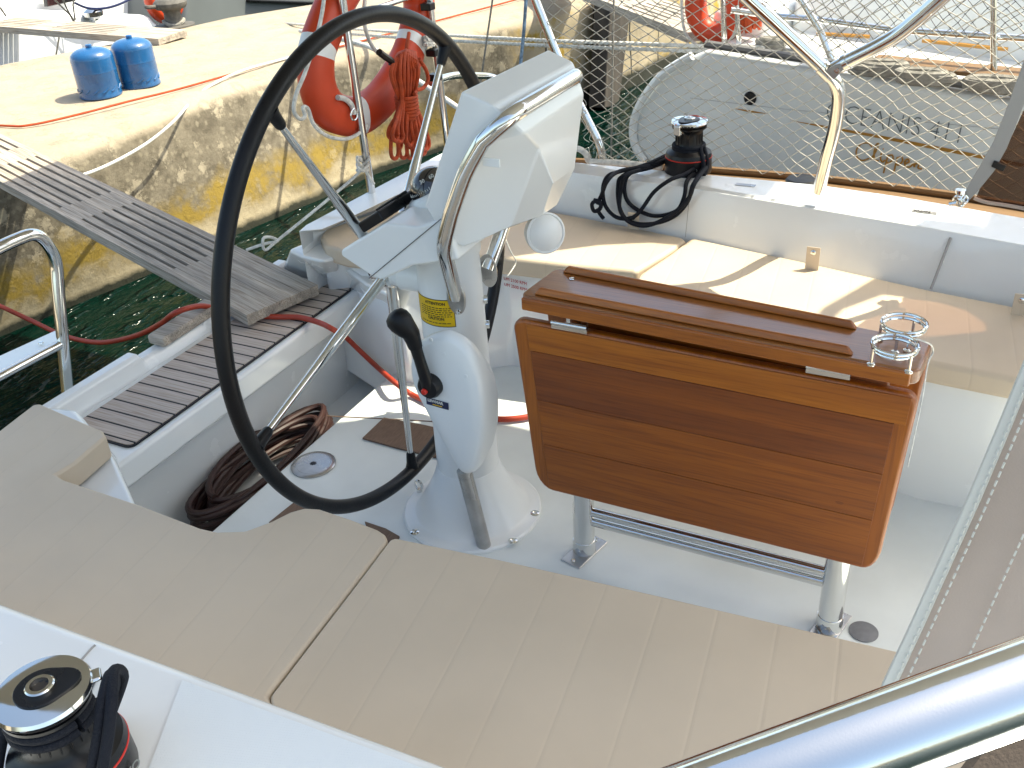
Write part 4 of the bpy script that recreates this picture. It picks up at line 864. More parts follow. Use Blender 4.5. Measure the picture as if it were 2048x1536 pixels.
m_.tube(smooth(ropel([(1194, 418), (1200, 428), (1207, 437)], .02)), RR, 10)
for zz_, a0 in ((.060, -3.4), (.068, -3.4), (.076, -3.4)): m_.tube(wrapp(wf, .047 if zz_ < .065 else .043, a0, a0 + 6.2, zz_, 28), RR, 10)
m_.tube(smooth([wf + V((.044, .0, .075)), wf + V((.058, -.02, .055)), wf + V((.066, -.028, .03)), rp(1408, 350)]), RR, 10)
m_.tube(smooth([wf + V((.040, -.02, .078)), wf + V((.052, -.038, .055)), wf + V((.058, -.045, .03)), rp(1396, 352)]), RR, 10)
tag(m_.build('navy_rope', ROPEB), 'coil of navy rope draped over the far coaming below its winch', 'rope')
m_ = MB()
for o_, r_ in ((0, .052), (.013, .049)):
    pts = [wn + V((-.02, .062 + o_, .02)), wn + V((.02, .064 + o_, .09)), wn + V((.045, .048 + o_ * .4, .132)), wn + V((.062 + o_, .020, .128)), wn + V((.070 + o_, -.004, .10)), wn + V((.069 + o_, -.03, .06)), wn + V((.062 + o_ * .6, -.045, .03)), wn + V((.03, -.07 - o_, .006)), wn + V((-.05, -.1 - o_, .006))]
    m_.tube(smooth(pts, 6), .0062, 12)
for zz_ in (.112, .100): m_.tube(wrapp(wn, .041, .0, 6.2, zz_, 30), .0062, 10)
m_.tube(smooth([wn + V((-.04, .02, .10)), wn + V((-.055, -.02, .08)), wn + V((-.05, -.06, .03)), wn + V((-.03, -.10, .006)), wn + V((.02, -.14, .006))]), .0062, 10)
tag(m_.build('navy_rope', ROPEB), 'navy rope wound round the near winch and looped over its cap', 'rope')
# ================================================================== pushpit, buoy, rope hank
XP = -1.75
pp = thing('pushpit', 'stainless stern rail with two posts behind the steering wheel', 'stern rail', PX(742, 375, XP))
def tubep(name, pts, r, par, mt=STEEL, f=.06, n=16):
    m0 = MB(); m0.tube(fillet(pts, f, 7), r, n); return m0.build(name, mt, par)
tubep('post', [PX(678, -40, XP), PX(744, 390, XP)], .0125, pp)
tubep('post', [PX(851, -60, XP), PX(897, 305, XP)], .0125, pp)
tubep('rail', [PX(862, 165, XP), PX(905, 150, XP - .02), PX(985, 152, XP - .08), PX(1100, 205, -1.55)], .0125, pp, f=.1)
tubep('upper_rail', [PX(700, 34, XP - .05), PX(760, 14, XP - .02), PX(850, -16, XP)], .008, pp)
for y_, x_ in ((12, 858), (104, 868), (153, 872)):
    c = PX(x_, y_, XP + .01); m_ = MB(); m_.box(c - V((.018, .024, .011)), c + V((.018, .010, .011))); m_.build('clamp', BLACK, pp, bevel=.003)
YN = 2.72
nt_ = thing('rail_stanchion', 'bent stainless tube at the torn aft edge of the safety net', 'stanchion', PY(1208, 322, YN))
tubep('post', [PY(1055, -40, YN), PY(1112, 105, YN), PY(1150, 190, YN), PY(1201, 290, YN), PY(1207, 330, YN)], .0125, nt_, f=.05)
# starboard stern ladder
XL = -2.09
ld = thing('swim_ladder', 'stainless stern ladder folded up on the transom, flat white step across it', 'ladder', PX(135, 790, XL))
tubep('rail', [PX(-90, 545, XL), PX(2, 492, XL), PX(76, 462, XL), PX(112, 512, XL), PX(118, 600, XL), PX(137, 800, XL)], .0155, ld, f=.07)
tubep('rung', [PX(-60, 785, XL), PX(123, 688, XL)], .012, ld, STEEL)
m_ = MB(); m_.prism([PX(x, y, XL + dx) for x, y, dx in ((-60, 775, .0), (119, 688, .0), (116, 658, -.10), (-60, 738, -.10))], (0, 0, -.012)); st_ = m_.build('step', GEL, ld, bevel=.003)
m_ = MB(); m_.lathe([(0, 0), (.007, 0), (.006, .003), (0, .004)], PX(82, 687, XL - .05) + V((0, 0, .001)), n=16); m_.build('screw', STEEL, st_)
# lifebuoy
XB = -1.80
bp0_ = [(760, -70), (705, -45), (672, 5), (648, 60), (632, 115), (637, 180), (664, 222), (712, 232), (752, 208), (784, 168), (812, 118), (830, 62), (838, 5), (822, -45), (780, -75)]
bpts = smooth([PX(x, y, XB) for x, y in bp0_], 8); nb = len(bpts)
lb_ = thing('lifebuoy', 'orange horseshoe lifebuoy with white bands hanging on the stern rail', 'lifebuoy', PX(700, 240, XB))
m_ = MB(); mats_i = []
N_ = 18
def bsec(i):
    t = (bpts[min(i + 1, nb - 1)] - bpts[max(i - 1, 0)]).normalized(); b = V((1, 0, 0)); u = t.cross(b).normalized()
    s = min(1, .55 + .45 * min(i, nb - 1 - i) / 4)
    return [bpts[i] + u * math.copysign(abs(math.cos(a)) ** .8, math.cos(a)) * .059 * s + b * math.copysign(abs(math.sin(a)) ** .8, math.sin(a)) * .043 * s for a in [k / N_ * 6.2832 for k in range(N_)]]
secs = [bsec(i) for i in range(nb)]
def isw(i):
    p = i / 8; return any(a <= p <= b for a, b in ((3.5, 3.88), (6.7, 7.0), (10.35, 10.72)))
i = 0
while i < nb - 1:
    j = i
    while j < nb - 1 and isw(j) == isw(i): j += 1
    m_.cur = 1 if isw(i) else 0; m_.loft(secs[i:j + 1], True, False); i = j
m_.build('float', [ORANGE, PLAST], lb_, ang=70)
gl = [(652, -40), (645, 20), (634, 70), (612, 140), (592, 190), (588, 222), (600, 238), (610, 232), (606, 215), (616, 218), (628, 250), (655, 272), (690, 278), (716, 268), (735, 250)]
m_ = MB(); m_.tube(smooth([PX(x, y, XB + .05) for x, y in gl], 5), .0055, 8)
m_.tube(smooth([PX(x, y, XB + .05) for x, y in ((730, 0), (728, 40), (738, 80), (755, 105), (775, 118))], 5), .006, 8)
m_.tube(smooth([PX(x, y, XB + .05) for x, y in ((675, 195), (690, 198), (703, 210), (708, 228))], 5), .008, 8); m_.build('grab_line', ROPEW, lb_)
m_ = MB(); c = PX(708, 229, XB + .055); m_.tube([c + V((0, math.cos(a) * .016, math.sin(a) * .016)) for a in [k * .35 for k in range(18)]], .003, 8, closed=True); m_.build('ring', STEEL, lb_)
# orange rope hank
XH = -1.70
def strand(x0, x1, x2, yb, x3, d0, d1, d2):
    return smooth([PX(x0, 104 + abs(x0 - 812) * .5, XH + d0), PX((x0 + x1) / 2 + (x0 - 812) * .35, 150, XH + d0 * 1.4), PX(x1, 202, XH + d1), PX((x1 + x2) / 2 + (x2 - 815) * .18, 255, XH + d2 * 1.2), PX(x2, yb - 12, XH + d2), PX((x2 + x3) / 2, yb, XH + d2), PX(x3, yb - 12, XH + d2), PX((x1 + x3) / 2 + (x3 - 815) * .18, 255, XH + d2 * 1.2), PX(x1 + (x3 - x2) * .25, 202, XH + d1)], 5)
m_ = MB()
for k in range(17):
    f_ = k / 16; a = rnd.uniform(-1, 1)
    x0 = 795 + 38 * f_ + rnd.uniform(-3, 3); x1 = 800 + 26 * f_ + rnd.uniform(-2, 2); x2 = 783 + 62 * f_ + rnd.uniform(-4, 4)
    m_.tube(strand(x0, x1, x2, 298 + rnd.uniform(-16, 24), x2 + rnd.uniform(8, 15), rnd.uniform(0, .035), rnd.uniform(.0, .03), rnd.uniform(-.005, .04)), .0062, 8)
for k in range(11):                           # loops over the top
    x0 = 795 + 3.4 * k; m_.tube(smooth([PX(800 + k * 2.6, 200, XH + .012), PX(782 + k * 5.5, 150 + rnd.uniform(-6, 6), XH + .03), PX(790 + k * 4, 108 + abs(k - 5) * 2.5, XH + .02 + .003 * k), PX(800 + k * 3, 101 + abs(k - 5), XH - .005), PX(806 + k * 2.4, 112, XH - .015)], 5), .0062, 8)
wc = PX(813, 200, XH + .015)
m_.tube([wc + V((math.cos(a) * .030, math.sin(a) * .034, .020 - a * .00165)) for a in [k * .35 for k in range(126)]], .0060, 8)
m_.tube(smooth([PX(818, 66, XH), PX(815, 85, XH + .01), PX(812, 104, XH + .01)], 4), .006, 8)
m_.tube(smooth([PX(838, 118, XH + .02), PX(852, 140, XH + .02), PX(856, 160, XH + .02), PX(846, 176, XH + .02), PX(832, 180, XH + .02)], 5), .006, 8)
m_.tube(smooth([PX(788, 240, XH + .02), PX(778, 258, XH + .02), PX(777, 272, XH + .02), PX(783, 278, XH + .02)], 5), .006, 8)
tag(m_.build('orange_rope_hank', ROPEO), 'hank of orange floating rope hanging beside the horseshoe lifebuoy', 'rope')
lineobj('line_clip', [PX(758, 104, XH + .02), PX(768, 112, XH + .02), PX(782, 122, XH + .02), PX(784, 130, XH + .02)], .0105, BLACK, 'black clip gripping the line between lifebuoy and orange rope hank', 'clip', 4, 8)
# mooring lines and knots
kn = []
for k in range(46):
    a = k * .8; kn.append(PX(726 + 12 * math.sin(k * .61), 328 + 14 * math.cos(k * .43), XP + .018 * math.cos(a)))
lineobj('knotted_line', kn + [PX(733, 345, XP + .02), PX(748, 368, XP + .03)], .0045, ROPEW, 'white line knotted round the foot of the left stern rail post', 'rope', 2, 6)
lineobj('passerelle_line', [PX(728, 335, XP), PX(700, 362, -1.78), PX(640, 412, -1.82), PX(556, 480, -1.88), PX(530, 500, -1.9), PX(526, 478, -1.9), PX(540, 474, -1.9), PX(555, 482, -1.9), PX(528, 488, -1.93), PX(493, 500, -1.98)], .0045, ROPEW, 'thin rope from the stern rail knot down to the gangplank edge', 'rope', 4, 7)
lineobj('mooring_line', [PX(600, 62, -3.6), PX(735, 92, -2.9), PX(830, 157, -2.4), PX(925, 222, -2.0), PX(1030, 300, -1.6)], .011, ROPEW, 'thick white mooring rope slanting down from the quay behind the rope hank', 'mooring rope', 4, 10)
lineobj('whip_line', [PX(858 + 11 * math.sin(k * 1.9), 82 + 10 * math.cos(k * .9) , XP + .02 * math.cos(k * 1.9)) for k in range(60)], .0028, ROPEW, 'thin cord wound round the second stern rail post', 'cord', 2, 5)
rb = [PX(930, 278, -1.35), PX(1150, 292, -1.28), PX(1172, 300, -1.27), PX(1184, 322, -1.25), PX(1200, 326, -1.2)]
lineobj('rail_rope', [PY(1140, 297, 2.68), PY(1158, 298, 2.68), PY(1172, 308, 2.69), PY(1178, 322, 2.70), PY(1200, 324, 2.70), PY(1240, 326, 2.70), PY(1290, 331, 2.70), PY(1325, 334, 2.70)], .0095, ROPEW, 'fluffy white rope along the foot of the safety net by the far winch', 'rope', 5, 10)
# shadow casting lines against the quay, seen against the wall
lineobj('hanging_line', [PY(992, -30, 4.2), PY(985, 0, 4.2), PY(962, 160, 4.2), PY(955, 220, 4.2)], .005, ROPEG, 'thin dark line hanging in front of the quay wall, left of the blue flecked one', 'line', 0, 6)
BW = mat('blue_flecked_rope', (.22, .34, .48), .8, var=.7, vs=45)
lineobj('hanging_line', [PY(1054, -30, 3.9), PY(1048, 60, 3.9), PY(1040, 140, 3.9)], .008, BW, 'blue flecked line hanging in front of the quay wall', 'line', 0, 6)
lineobj('hanging_line', [PY(1228, -20, 3.6), PY(1222, 330, 3.6)], .004, ROPEG, 'thin line hanging beside the timber pile behind the net', 'line', 0, 6)
# ================================================================== safety net
def inside(p, poly):
    x, y = p; c = False
    for i in range(len(poly)):
        (x0, y0), (x1, y1) = poly[i - 1], poly[i]
        if (y0 > y) != (y1 > y) and x < (x1 - x0) * (y - y0) / (y1 - y0) + x0: c = not c
    return c
def net(name, pfn, poly, cw, ch, r, warp, mt, label, cat='net'):
    """diamond net in a plane; pfn maps plane coordinates to the boat"""
    b = MB(); xs = [p[0] for p in poly]; zs = [p[1] for p in poly]; x0, x1, z0, z1 = min(xs), max(xs), min(zs), max(zs)
    ni = int((x1 - x0) / cw) + 2; nj = int((z1 - z0) / ch) + 2; cnt = 0
    def nd(i, j):
        x = x0 + i * cw / 2; z = z0 + j * ch / 2; return (x, z)
    for fam in (1, -1):
        for k in range(-2 * nj, 2 * ni + 2 * nj):
            if k % 2: continue
            run = []
            for j in range(0, 2 * nj + 1):
                i = k + fam * j; x, z = nd(i, j)
                if x0 - cw <= x <= x1 + cw and inside((x, z), poly): 
                    run.append(warp(x, z))
                else:
                    if len(run) > 1: segs(b, run, pfn, r)
                    run = []
            if len(run) > 1: segs(b, run, pfn, r)
    # knots
    o = b.build(name, mt, None, ang=180); tag(o, label, cat); return o
def segs(b, run, pfn, r):
    pts = [pfn(*q) for q in run]; b.tube(pts, r, 4)
    for p in pts[1:-1]: b.add([p + V(q) * r * 2.0 for q in ((1, 0, 0), (0, 1, 0), (-1, 0, 0), (0, -1, 0), (0, 0, 1.2), (0, 0, -1.2))], [(0, 1, 4), (1, 2, 4), (2, 3, 4), (3, 0, 4), (1, 0, 5), (2, 1, 5), (3, 2, 5), (0, 3, 5)])
def wz(amp, f, sd):
    return lambda x, z: (x + amp * mno.noise(V((x * f, z * f, sd))) + .5 * amp * mno.noise(V((x * f * 3, z * f * 3, sd + 9))), z + amp * mno.noise(V((x * f, z * f, sd + 4))) + .5 * amp * mno.noise(V((x * f * 3, z * f * 3, sd + 7))))
np_ = [(p.x, p.z) for p in (PY(x, y, YN) for x, y in ((1060, -60), (1118, 105), (1156, 190), (1207, 290), (1212, 328), (1330, 336), (1500, 347), (1650, 360), (1800, 378), (1917, 393), (2150, 430), (2300, 300), (2200, -80)))]
def netfn(x, z):
    e = .03 * math.sin((x + 1.2) * 2.4) * max(0, min(1, (z - .5) * 3))
    return V((x, YN + e, z))
net('safety_net', netfn, np_, .050, .033, .0013, wz(.013, 6, 1), NETM, 'white diamond mesh safety net stretched along the far lifelines of our yacht')
# frayed, bunched edge of the net round the stanchion
b = MB()
for k in range(26):
    t = rnd.random(); x = 1085 + 125 * t + rnd.uniform(-6, 14); y = 40 + 285 * t
    b.tube(smooth([PY(x + rnd.uniform(-9, 9), y + q * rnd.uniform(8, 15), YN - .012 + rnd.uniform(-.01, .01)) for q in range(5)], 3), .0013, 4)
tag(b.build('frayed_cords', NETM), 'frayed cords bunched round the bent stanchion at the aft end of the net', 'cord')
# ================================================================== bimini frame and canopy
YB = 2.52
bf = thing('bimini', 'bimini with a hinged V of stainless tubes standing on the far coaming', 'bimini', PY(1640, 375, YB))
lt = [PY(x, y, YB - .20 * (380 - y) / 380) for x, y in ((1638, 382), (1652, 320), (1668, 262), (1676, 215), (1677, 185), (1668, 160), (1650, 140), (1640, 130), (1570, 65), (1498, -2), (1470, -28))]
ext = (lt[-1] - lt[-3]).normalized(); lt.append(lt[-1] + ext * 1.0)
m_ = MB(); m_.tube(smooth(lt, 5), .0165, 20); lw = m_.build('leg', STEEL, bf)
up_ = [PY(x, y, YB - .20 * (380 - y) / 380) for x, y in ((1668, 138), (1700, 120), (1756, 92), (1800, 66), (1850, 25), (1895, -15))]
up_.append(up_[-1] + (up_[-1] - up_[-2]).normalized() * .9)
m_ = MB(); m_.tube(smooth(up_, 5), .0165, 20); lu = m_.build('strut', STEEL, bf)
m_ = MB(); m_.tube([PY(1641, 131, YB - .131), PY(1662, 152, YB - .12)], .0185, 20); m_.build('joint_collar', STEEL, lw)
m_ = MB(); m_.tube([PY(1688, 126, YB - .134), PY(1697, 121, YB - .136)], .0185, 20); m_.build('end_fitting', STEEL, lu)
m_ = MB(); m_.prism([PY(x, y, YB - .15) for x, y in ((1650, 142), (1668, 130), (1684, 126), (1690, 136), (1668, 160))], (0, .005, 0)); jp = m_.build('hinge_plate', STEELR, bf, bevel=.001)
m_ = MB(); m_.lathe([(0, 0), (.007, 0), (.006, .003), (.0015, .003), (0, .001)], PY(1674, 141, YB - .151), (0, -1, 0), 16); m_.build('screw', STEEL, jp)
ZCAN = 1.9
cp_ = [(-2.62, .86), (-2.62, 3.3), (.10, 3.3), (.10, 3.13), (-.02, 3.12), (-.03, 3.06), (-.124, 3.05), (-.25, 2.99), (-.363, 2.905), (-.46, 2.83), (-.60, 2.80), (-.70, 2.77), (-.79, 2.58), (-.77, 2.46), (-.70, 2.53), (-.56, 2.62), (-.41, 2.66), (-.38, 2.74), (.28, 2.73), (.36, 2.66), (.52, 2.69), (.655, 2.755), (.745, 2.81), (.74, 2.85), (.70, 2.90), (.625, 2.93), (.66, 3.3), (1.3, 3.3), (1.3, 2.6), (.92, 2.5), (.92, .86)]  # unseen canopy; its edge is cut so sun patches land on seat and sole
m_ = MB(); m_.prism([V((x, y, ZCAN)) for x, y in cp_], (0, 0, .004)); m_.build('canopy', CANOPY, bf)
for q_ in ([(.372, 2.66), (.385, 2.80), (.50, 3.08), (.63, 3.08), (.625, 2.925), (.503, 2.92), (.43, 2.81), (.40, 2.66)],):
    b = MB(); b.prism([V((x, y, ZCAN - .012)) for x, y in q_], (0, 0, .004)); b.build('sun_blocker', WEB, bf)  # unseen piece added to shade the seat between two sun patches
# ================================================================== sprayhood
YV = 2.36
sh = thing('sprayhood', 'taupe sprayhood with smoked vinyl windows and white stitched edge, open towards the cockpit', 'sprayhood', PY(1920, 405, YV))
def strip(name, ctr, wds, mt, par, y, th=.004):
    L, R_ = [], []
    for k, (x, yy) in enumerate(ctr):
        x0, y0 = ctr[max(k - 1, 0)]; x1, y1 = ctr[min(k + 1, len(ctr) - 1)]; d = math.hypot(x1 - x0, y1 - y0); nx, ny = -(y1 - y0) / d, (x1 - x0) / d; w_ = wds[k] / 2
        L.append(PY(x + nx * w_, yy + ny * w_, y)); R_.append(PY(x - nx * w_, yy - ny * w_, y))
    b = MB(); b.prism(L + R_[::-1], (0, th, 0)); return b.build(name, mt, par, bevel=.0008, seg=1)
m_ = MB(); m_.prism([PY(x, y, YV + .03) for x, y in ((1952, 396), (1962, 372), (1990, 340), (2020, 280), (2080, 150), (2200, -60), (2600, -60), (2600, 540), (2048, 414), (1970, 402))], (0, .004, 0)); m_.build('window', WINDOW, sh)
m_ = MB(); m_.tube(smooth([PY(x, y, YV + .028) for x, y in ((1948, 396), (1975, 405), (2048, 417), (2300, 470))], 4), .0045, 6); m_.build('window_hem', CANVAS, sh)
sw_ = strip('tension_strap', [(1922, 408), (1945, 378), (1975, 335), (2000, 290), (2022, 235), (2050, 160), (2090, 40), (2140, -120)], [14, 22, 30, 30, 30, 30, 30, 30], WEB, sh, YV)
m_ = MB(); m_.prism([PY(x, y, YV - .006) for x, y in ((1988, 322), (2013, 332), (2006, 344), (1982, 334))], (0, .010, 0)); m_.build('buckle', BLACK, sw_, bevel=.002)
b = MB()
for k, (x, y) in enumerate(((1915, 400), (1922, 404), (1928, 398), (1922, 392))): b.tube([PY(x + 7 * math.cos(a), y + 8 * math.sin(a), YV - .012 + .006 * math.sin(a + k)) for a in [j * .524 for j in range(12)]], .0032, 8, closed=True)
b.tube([PY(1898, 408, YV - .01), PY(1930, 402, YV - .01)], .005, 8); b.lathe([(0, 0), (.012, 0), (.012, .008), (0, .01)], PY(1921, 386, YV - .01), n=12); m_ = b.build('shackle', STEEL, sh)
YQ = .62
edge = [(1762, 1382), (1820, 1258), (1880, 1125), (1940, 992), (2000, 850), (2052, 722), (2110, 560), (2190, 330)]
nrm_ = [(-.905, -.425)]
can = edge + [(2700, 330), (2700, 1800), (2150, 1640), (1900, 1480)]
m_ = MB(); m_.prism([PY(x, y, YQ) for x, y in can], (0, .004, 0)); m_.build('canvas_panel', CANVAS, sh)
strip('edge_binding', [(x + 10, y + 4) for x, y in edge], [26] * len(edge), CANVW, sh, YQ - .002, .008)
b = MB()
def stitch(off, a=7, gap=6, rr=.00075):
    pts = [PY(x + off, y + off * .45, YQ - .003) for x, y in edge]; sm = smooth(pts, 8); acc = 0; seg = []
    for p, q in zip(sm, sm[1:]):
        L = (q - p).length; n = max(1, int(L / .0085))
        for k in range(n):
            s0 = p.lerp(q, k / n); s1 = p.lerp(q, (k + .62) / n); b.tube([s0, s1], rr, 4)
for off in (15, 34, 118, 200, 222): stitch(off)
b.build('stitch_lines', CANVW, sh)
# grab tube in the foreground
def PD(x, y, d): return EYE + (RT * (x - 1024) + DN * (y - 768) + FW * F) * (d / F)
b = MB(); b.tube([PD(1050, 1738, .37), PD(1480, 1580, .37), PD(2048, 1372, .37), PD(2500, 1206, .37)], .0168, 40)
gt = b.build('grab_tube', mat('foreground_stainless', (.74, .74, .73), .12, metal=1, rv=.06, bump=.08, bs=900, bdist=.0002)); tag(gt, 'thick polished stainless tube crossing the lower right corner in front of everything', 'grab rail')
b = MB(); b.prism([PD(x, y, .42) for x, y in ((1880, 1620), (1985, 1482), (2200, 1440), (2300, 1700))], (0, .01, 0)); tag(b.build('canvas_flap', mat('brown_canvas', (.10, .075, .06), .9, bump=.5, bs=500, bdist=.001)), 'dark brown canvas flap under the foreground tube in the bottom right corner', 'canvas flap')
# ================================================================== neighbouring yacht
hx0 = V((-1.08, 3.55, 0)); hd = V((1, -.18, 0)).normalized(); hn = V((.18, 1, 0)).normalized()
def PH(x, y, off=0.0): return PN(x, y, hx0 - hn * off, hn)
nb_ = thing('neighbour_yacht', 'large white sailing yacht moored alongside, seen through the net, grey lettering on its quarter', 'yacht', PH(1700, 300))
ho = [(1408, 103), (1384, 112), (1352, 130), (1322, 152), (1298, 180), (1280, 208), (1268, 240), (1266, 270), (1272, 296), (1288, 322), (1310, 345), (1360, 380), (1480, 440)]
rt_ = PH(2048, 205); rt2 = rt_ + hd * 3.0; 
pts = [PH(x, y) for x, y in ho]; pts.append(V((rt2.x - 1.5, rt2.y + .3, ZW - .3))); pts.append(V((rt2.x, rt2.y, ZW - .3))); pts.append(rt2); pts.append(rt_); pts.append(PH(1730, 152))
rings = []
cxy = sum(pts, V((0, 0, 0))) / len(pts)
m_ = MB(); m_.loft([pts, [p + hn * .9 + hd * .05 for p in pts], [p + hn * 2.9 + hd * .02 for p in pts]]); m_.build('hull', HULLW, nb_, bevel=.028, seg=5)
tr = [PH(x, y, .004) for x, y in ((1410, 96), (1560, 119), (1730, 146), (2048, 198))]; tr.append(tr[-1] + hd * 2.8)
b = MB(); b.tube([p + V((0, .01, .012)) for p in tr], .020, 8, flat=.7, up=(0, 0, 1)); b.build('rubbing_strake', mat('grey_rubber', (.10, .10, .10), .6), nb_)
b = MB(); b.prism([tr[2] + V((0, .0, .022)), tr[-1] + V((0, 0, .022)), tr[-1] + hn * .12 + V((0, 0, .022)), tr[2] + hn * .12 + V((0, 0, .022))], (0, 0, .012)); b.build('teak_toe_rail', TEAKD, nb_)
b = MB(); b.tube(smooth([PH(x, y, .012) for x, y in ho[1:10]], 4), .016, 8); b.build('corner_moulding', HULLW, nb_)
HULLS = mat('hull_seam_grey', (.4, .4, .4), .5)
def stripe(pix, th_, mt, nm='stripe'):
    q = MB(); A = [PH(x, y, .004) for x, y in pix]; B = [PH(x, y + t, .004) for (x, y), t in zip(pix, th_)]; q.prism(A + B[::-1], hn * .002); return q.build(nm, mt, nb_)
stripe([(1580, 241), (1640, 250), (1760, 271), (1880, 294), (2000, 318), (2100, 338)], [0, 4, 6, 7, 7, 7], GOLD)
stripe([(1470, 217), (1500, 221), (1538, 228)], [1, 4, 0], GOLD)
b = MB(); b.tube([PH(x, y, .001) for x, y in ((1380, 196), (1560, 217), (1800, 240), (2048, 262))], .0012, 4); b.build('hull_seam', HULLS, nb_)
b = MB(); b.lathe([(0, .001), (.022, .001), (.024, .004), (.020, .007), (0, .005)], PH(1501, 196), -hn, 24); b.build('exhaust_outlet', BLACK, nb_)
p0, p1 = PH(1648, 239, .003), PH(1916, 287, .003); tx = (p1 - p0)
to = text('hull_lettering', 'OCÉANIS 411', .092, p0, tx, -hn, GREYINK, nb_, depth=.0006, bold=-.0022)
w_ = max((v.co + nb_.location - p0).dot(tx.normalized()) for v in to.data.vertices)
for v in to.data.vertices:
    q = v.co + nb_.location - p0; a = q.dot(tx.normalized()); v.co = p0 + q + tx.normalized() * (a * (tx.length / w_ - 1)) - nb_.location
# handwritten name in brush strokes
S = {}
strokes = [[(1744, 294), (1736, 286), (1722, 288), (1713, 300), (1714, 314), (1724, 321), (1738, 317)], [(1742, 318), (1752, 302), (1757, 288), (1752, 290), (1748, 306), (1750, 320), (1757, 321)],
    [(1763, 306), (1761, 318), (1765, 324), (1770, 320)], [(1766, 297), (1767, 299)], [(1776, 310), (1770, 334), (1767, 346)], [(1776, 312), (1784, 310), (1786, 318), (1778, 326), (1774, 324)],
    [(1795, 314), (1789, 338), (1786, 348)], [(1795, 316), (1803, 314), (1805, 322), (1797, 330), (1793, 328)], [(1808, 328), (1818, 324), (1816, 318), (1810, 322), (1811, 332), (1819, 334), (1826, 328)], [(1826, 326), (1829, 334), (1830, 328), (1838, 328), (1836, 336), (1844, 338)]]
b = MB()
for s in strokes: b.tube(smooth([PH(x, y, .003) for x, y in s], 5), .0030, 6, flat=1)
b.build('hull_name', GOLD, nb_)
# its deck gear
m0 = MB(); m0.prism([PN(x, y, hx0 + hn * 1.15, hn) for x, y in ((1636, 6), (2300, 18), (2300, -60), (1600, -60))], hn * .02); m0.build('cabin_window', WINDOW, nb_)
def nbox(name, pix, zb, hgt, dep, mt, bev=.02):
    q = MB(); A = [PZ(x, y, zb) for x, y in pix]; q.prism(A, (0, 0, hgt)); return q.build(name, mt, nb_, bevel=bev)
dk = .56
def HB(s0, s1, t0, t1, z0, z1, name, mt, bev=.03, rake=0):   # box laid along the hull: s forward, t inboard
    q = MB(); o = hx0
    c = [o + hd * s + hn * t for s, t in ((s0, t0), (s1, t0), (s1, t1), (s0, t1))]
    q.loft([[V((p.x, p.y, z0)) for p in c], [V((p.x, p.y, z1)) + (hn * rake if k < 2 else V((0, 0, 0))) for k, p in enumerate(c)]]); return q.build(name, mt, nb_, bevel=bev)
HB(.15, 4, .42, .85, .40, .80, 'coaming', HULLW, .04, .08); HB(1.0, 4, 1.2, 2.4, .40, 1.10, 'coachroof', HULLW, .06, .15); HB(.3, 4, 1.0, 1.3, .40, .66, 'seat', HULLW, .03)
HB(1.25, 3.6, 1.19 + .07, 1.24 + .14, .93, 1.05, 'window', WINDOW, .01)
q = HB(-.10, .15, .30, .9, .40, .72, 'stern_locker', HULLW, .04)
for (xa, ya, xb_, yb_) in ((1640, 64, 1745, 70), (1850, 78, 2020, 95)):
    a, b_ = PN(xa, ya, hx0 + hn * .46, hn), PN(xb_, yb_, hx0 + hn * .46, hn); m0 = MB(); m0.tube([a - hn * .03, b_ - hn * .03], .007, 6); m0.build('teak_strip', GOLD, nb_)
# stern rail, stanchions, cleat with rope
m0 = MB(); m0.tube(fillet([PH(1462, 20, -.1), PH(1530, 30, -.15), PH(1640, 40, -.1), PH(1790, 60, -.1), PH(2100, 80, -.1)], .05), .011, 10); m0.build('guard_wire', STEEL, nb_)
m0 = MB(); m0.tube([PH(1590, -20, -.06), PH(1640, 60, -.06), PH(1662, 118, -.06), PH(1662, 135, -.06)], .012, 10); m0.build('stanchion', STEEL, nb_)
m0 = MB(); m0.tube([PH(1987, -30, -.06), PH(1988, 175, -.06)], .010, 10); m0.build('stanchion', STEEL, nb_)
m0 = MB(); m0.tube([PH(1446, -20, -.2), PH(1449, 90, -.2)], .011, 10); m0.build('stanchion', STEEL, nb_)
m0 = MB(); m0.tube([PH(1474, 10, -.2), PH(1478, 96, -.2)], .011, 10); m0.build('stanchion', STEEL, nb_)
cl = PH(1540, 98, -.10); m0 = MB(); m0.tube([cl - hd * .11, cl - hd * .04, cl + hd * .04, cl + hd * .12], [.006, .012, .012, .006], 10); m0.lathe([(.018, -.04), (.012, 0)], cl, n=12); m0.build('cleat', STEELR, nb_)
m0 = MB(); m0.tube([cl + hd * (.045 * math.sin(k * .55)) + hn * (.035 * math.cos(k * .55)) + V((0, 0, -.012 + .0012 * k)) for k in range(42)], .011, 8); tag(m0.build('cleated_rope', ROPEG), 'grey rope turned round the stern cleat of the neighbouring yacht', 'rope')
wb = PN(1815, 40, hx0 + hn * .55, hn); m0 = MB(); m0.lathe([(.07, -.1), (.068, -.04), (.045, -.02), (.04, .05), (.055, .07), (.03, .075), (0, .075)], wb, n=28); m0.build('winch_drum', STEEL, nb_)
m0 = MB(); m0.tube(smooth([PN(x, y, hx0 + hn * .5, hn) for x, y in ((1760, 28), (1755, 40), (1770, 50), (1800, 55), (1830, 42), (1845, 30), (1860, 28), (1870, 40), (1880, 60))], 4), .006, 6); m0.build('sheet', ROPEW, nb_)
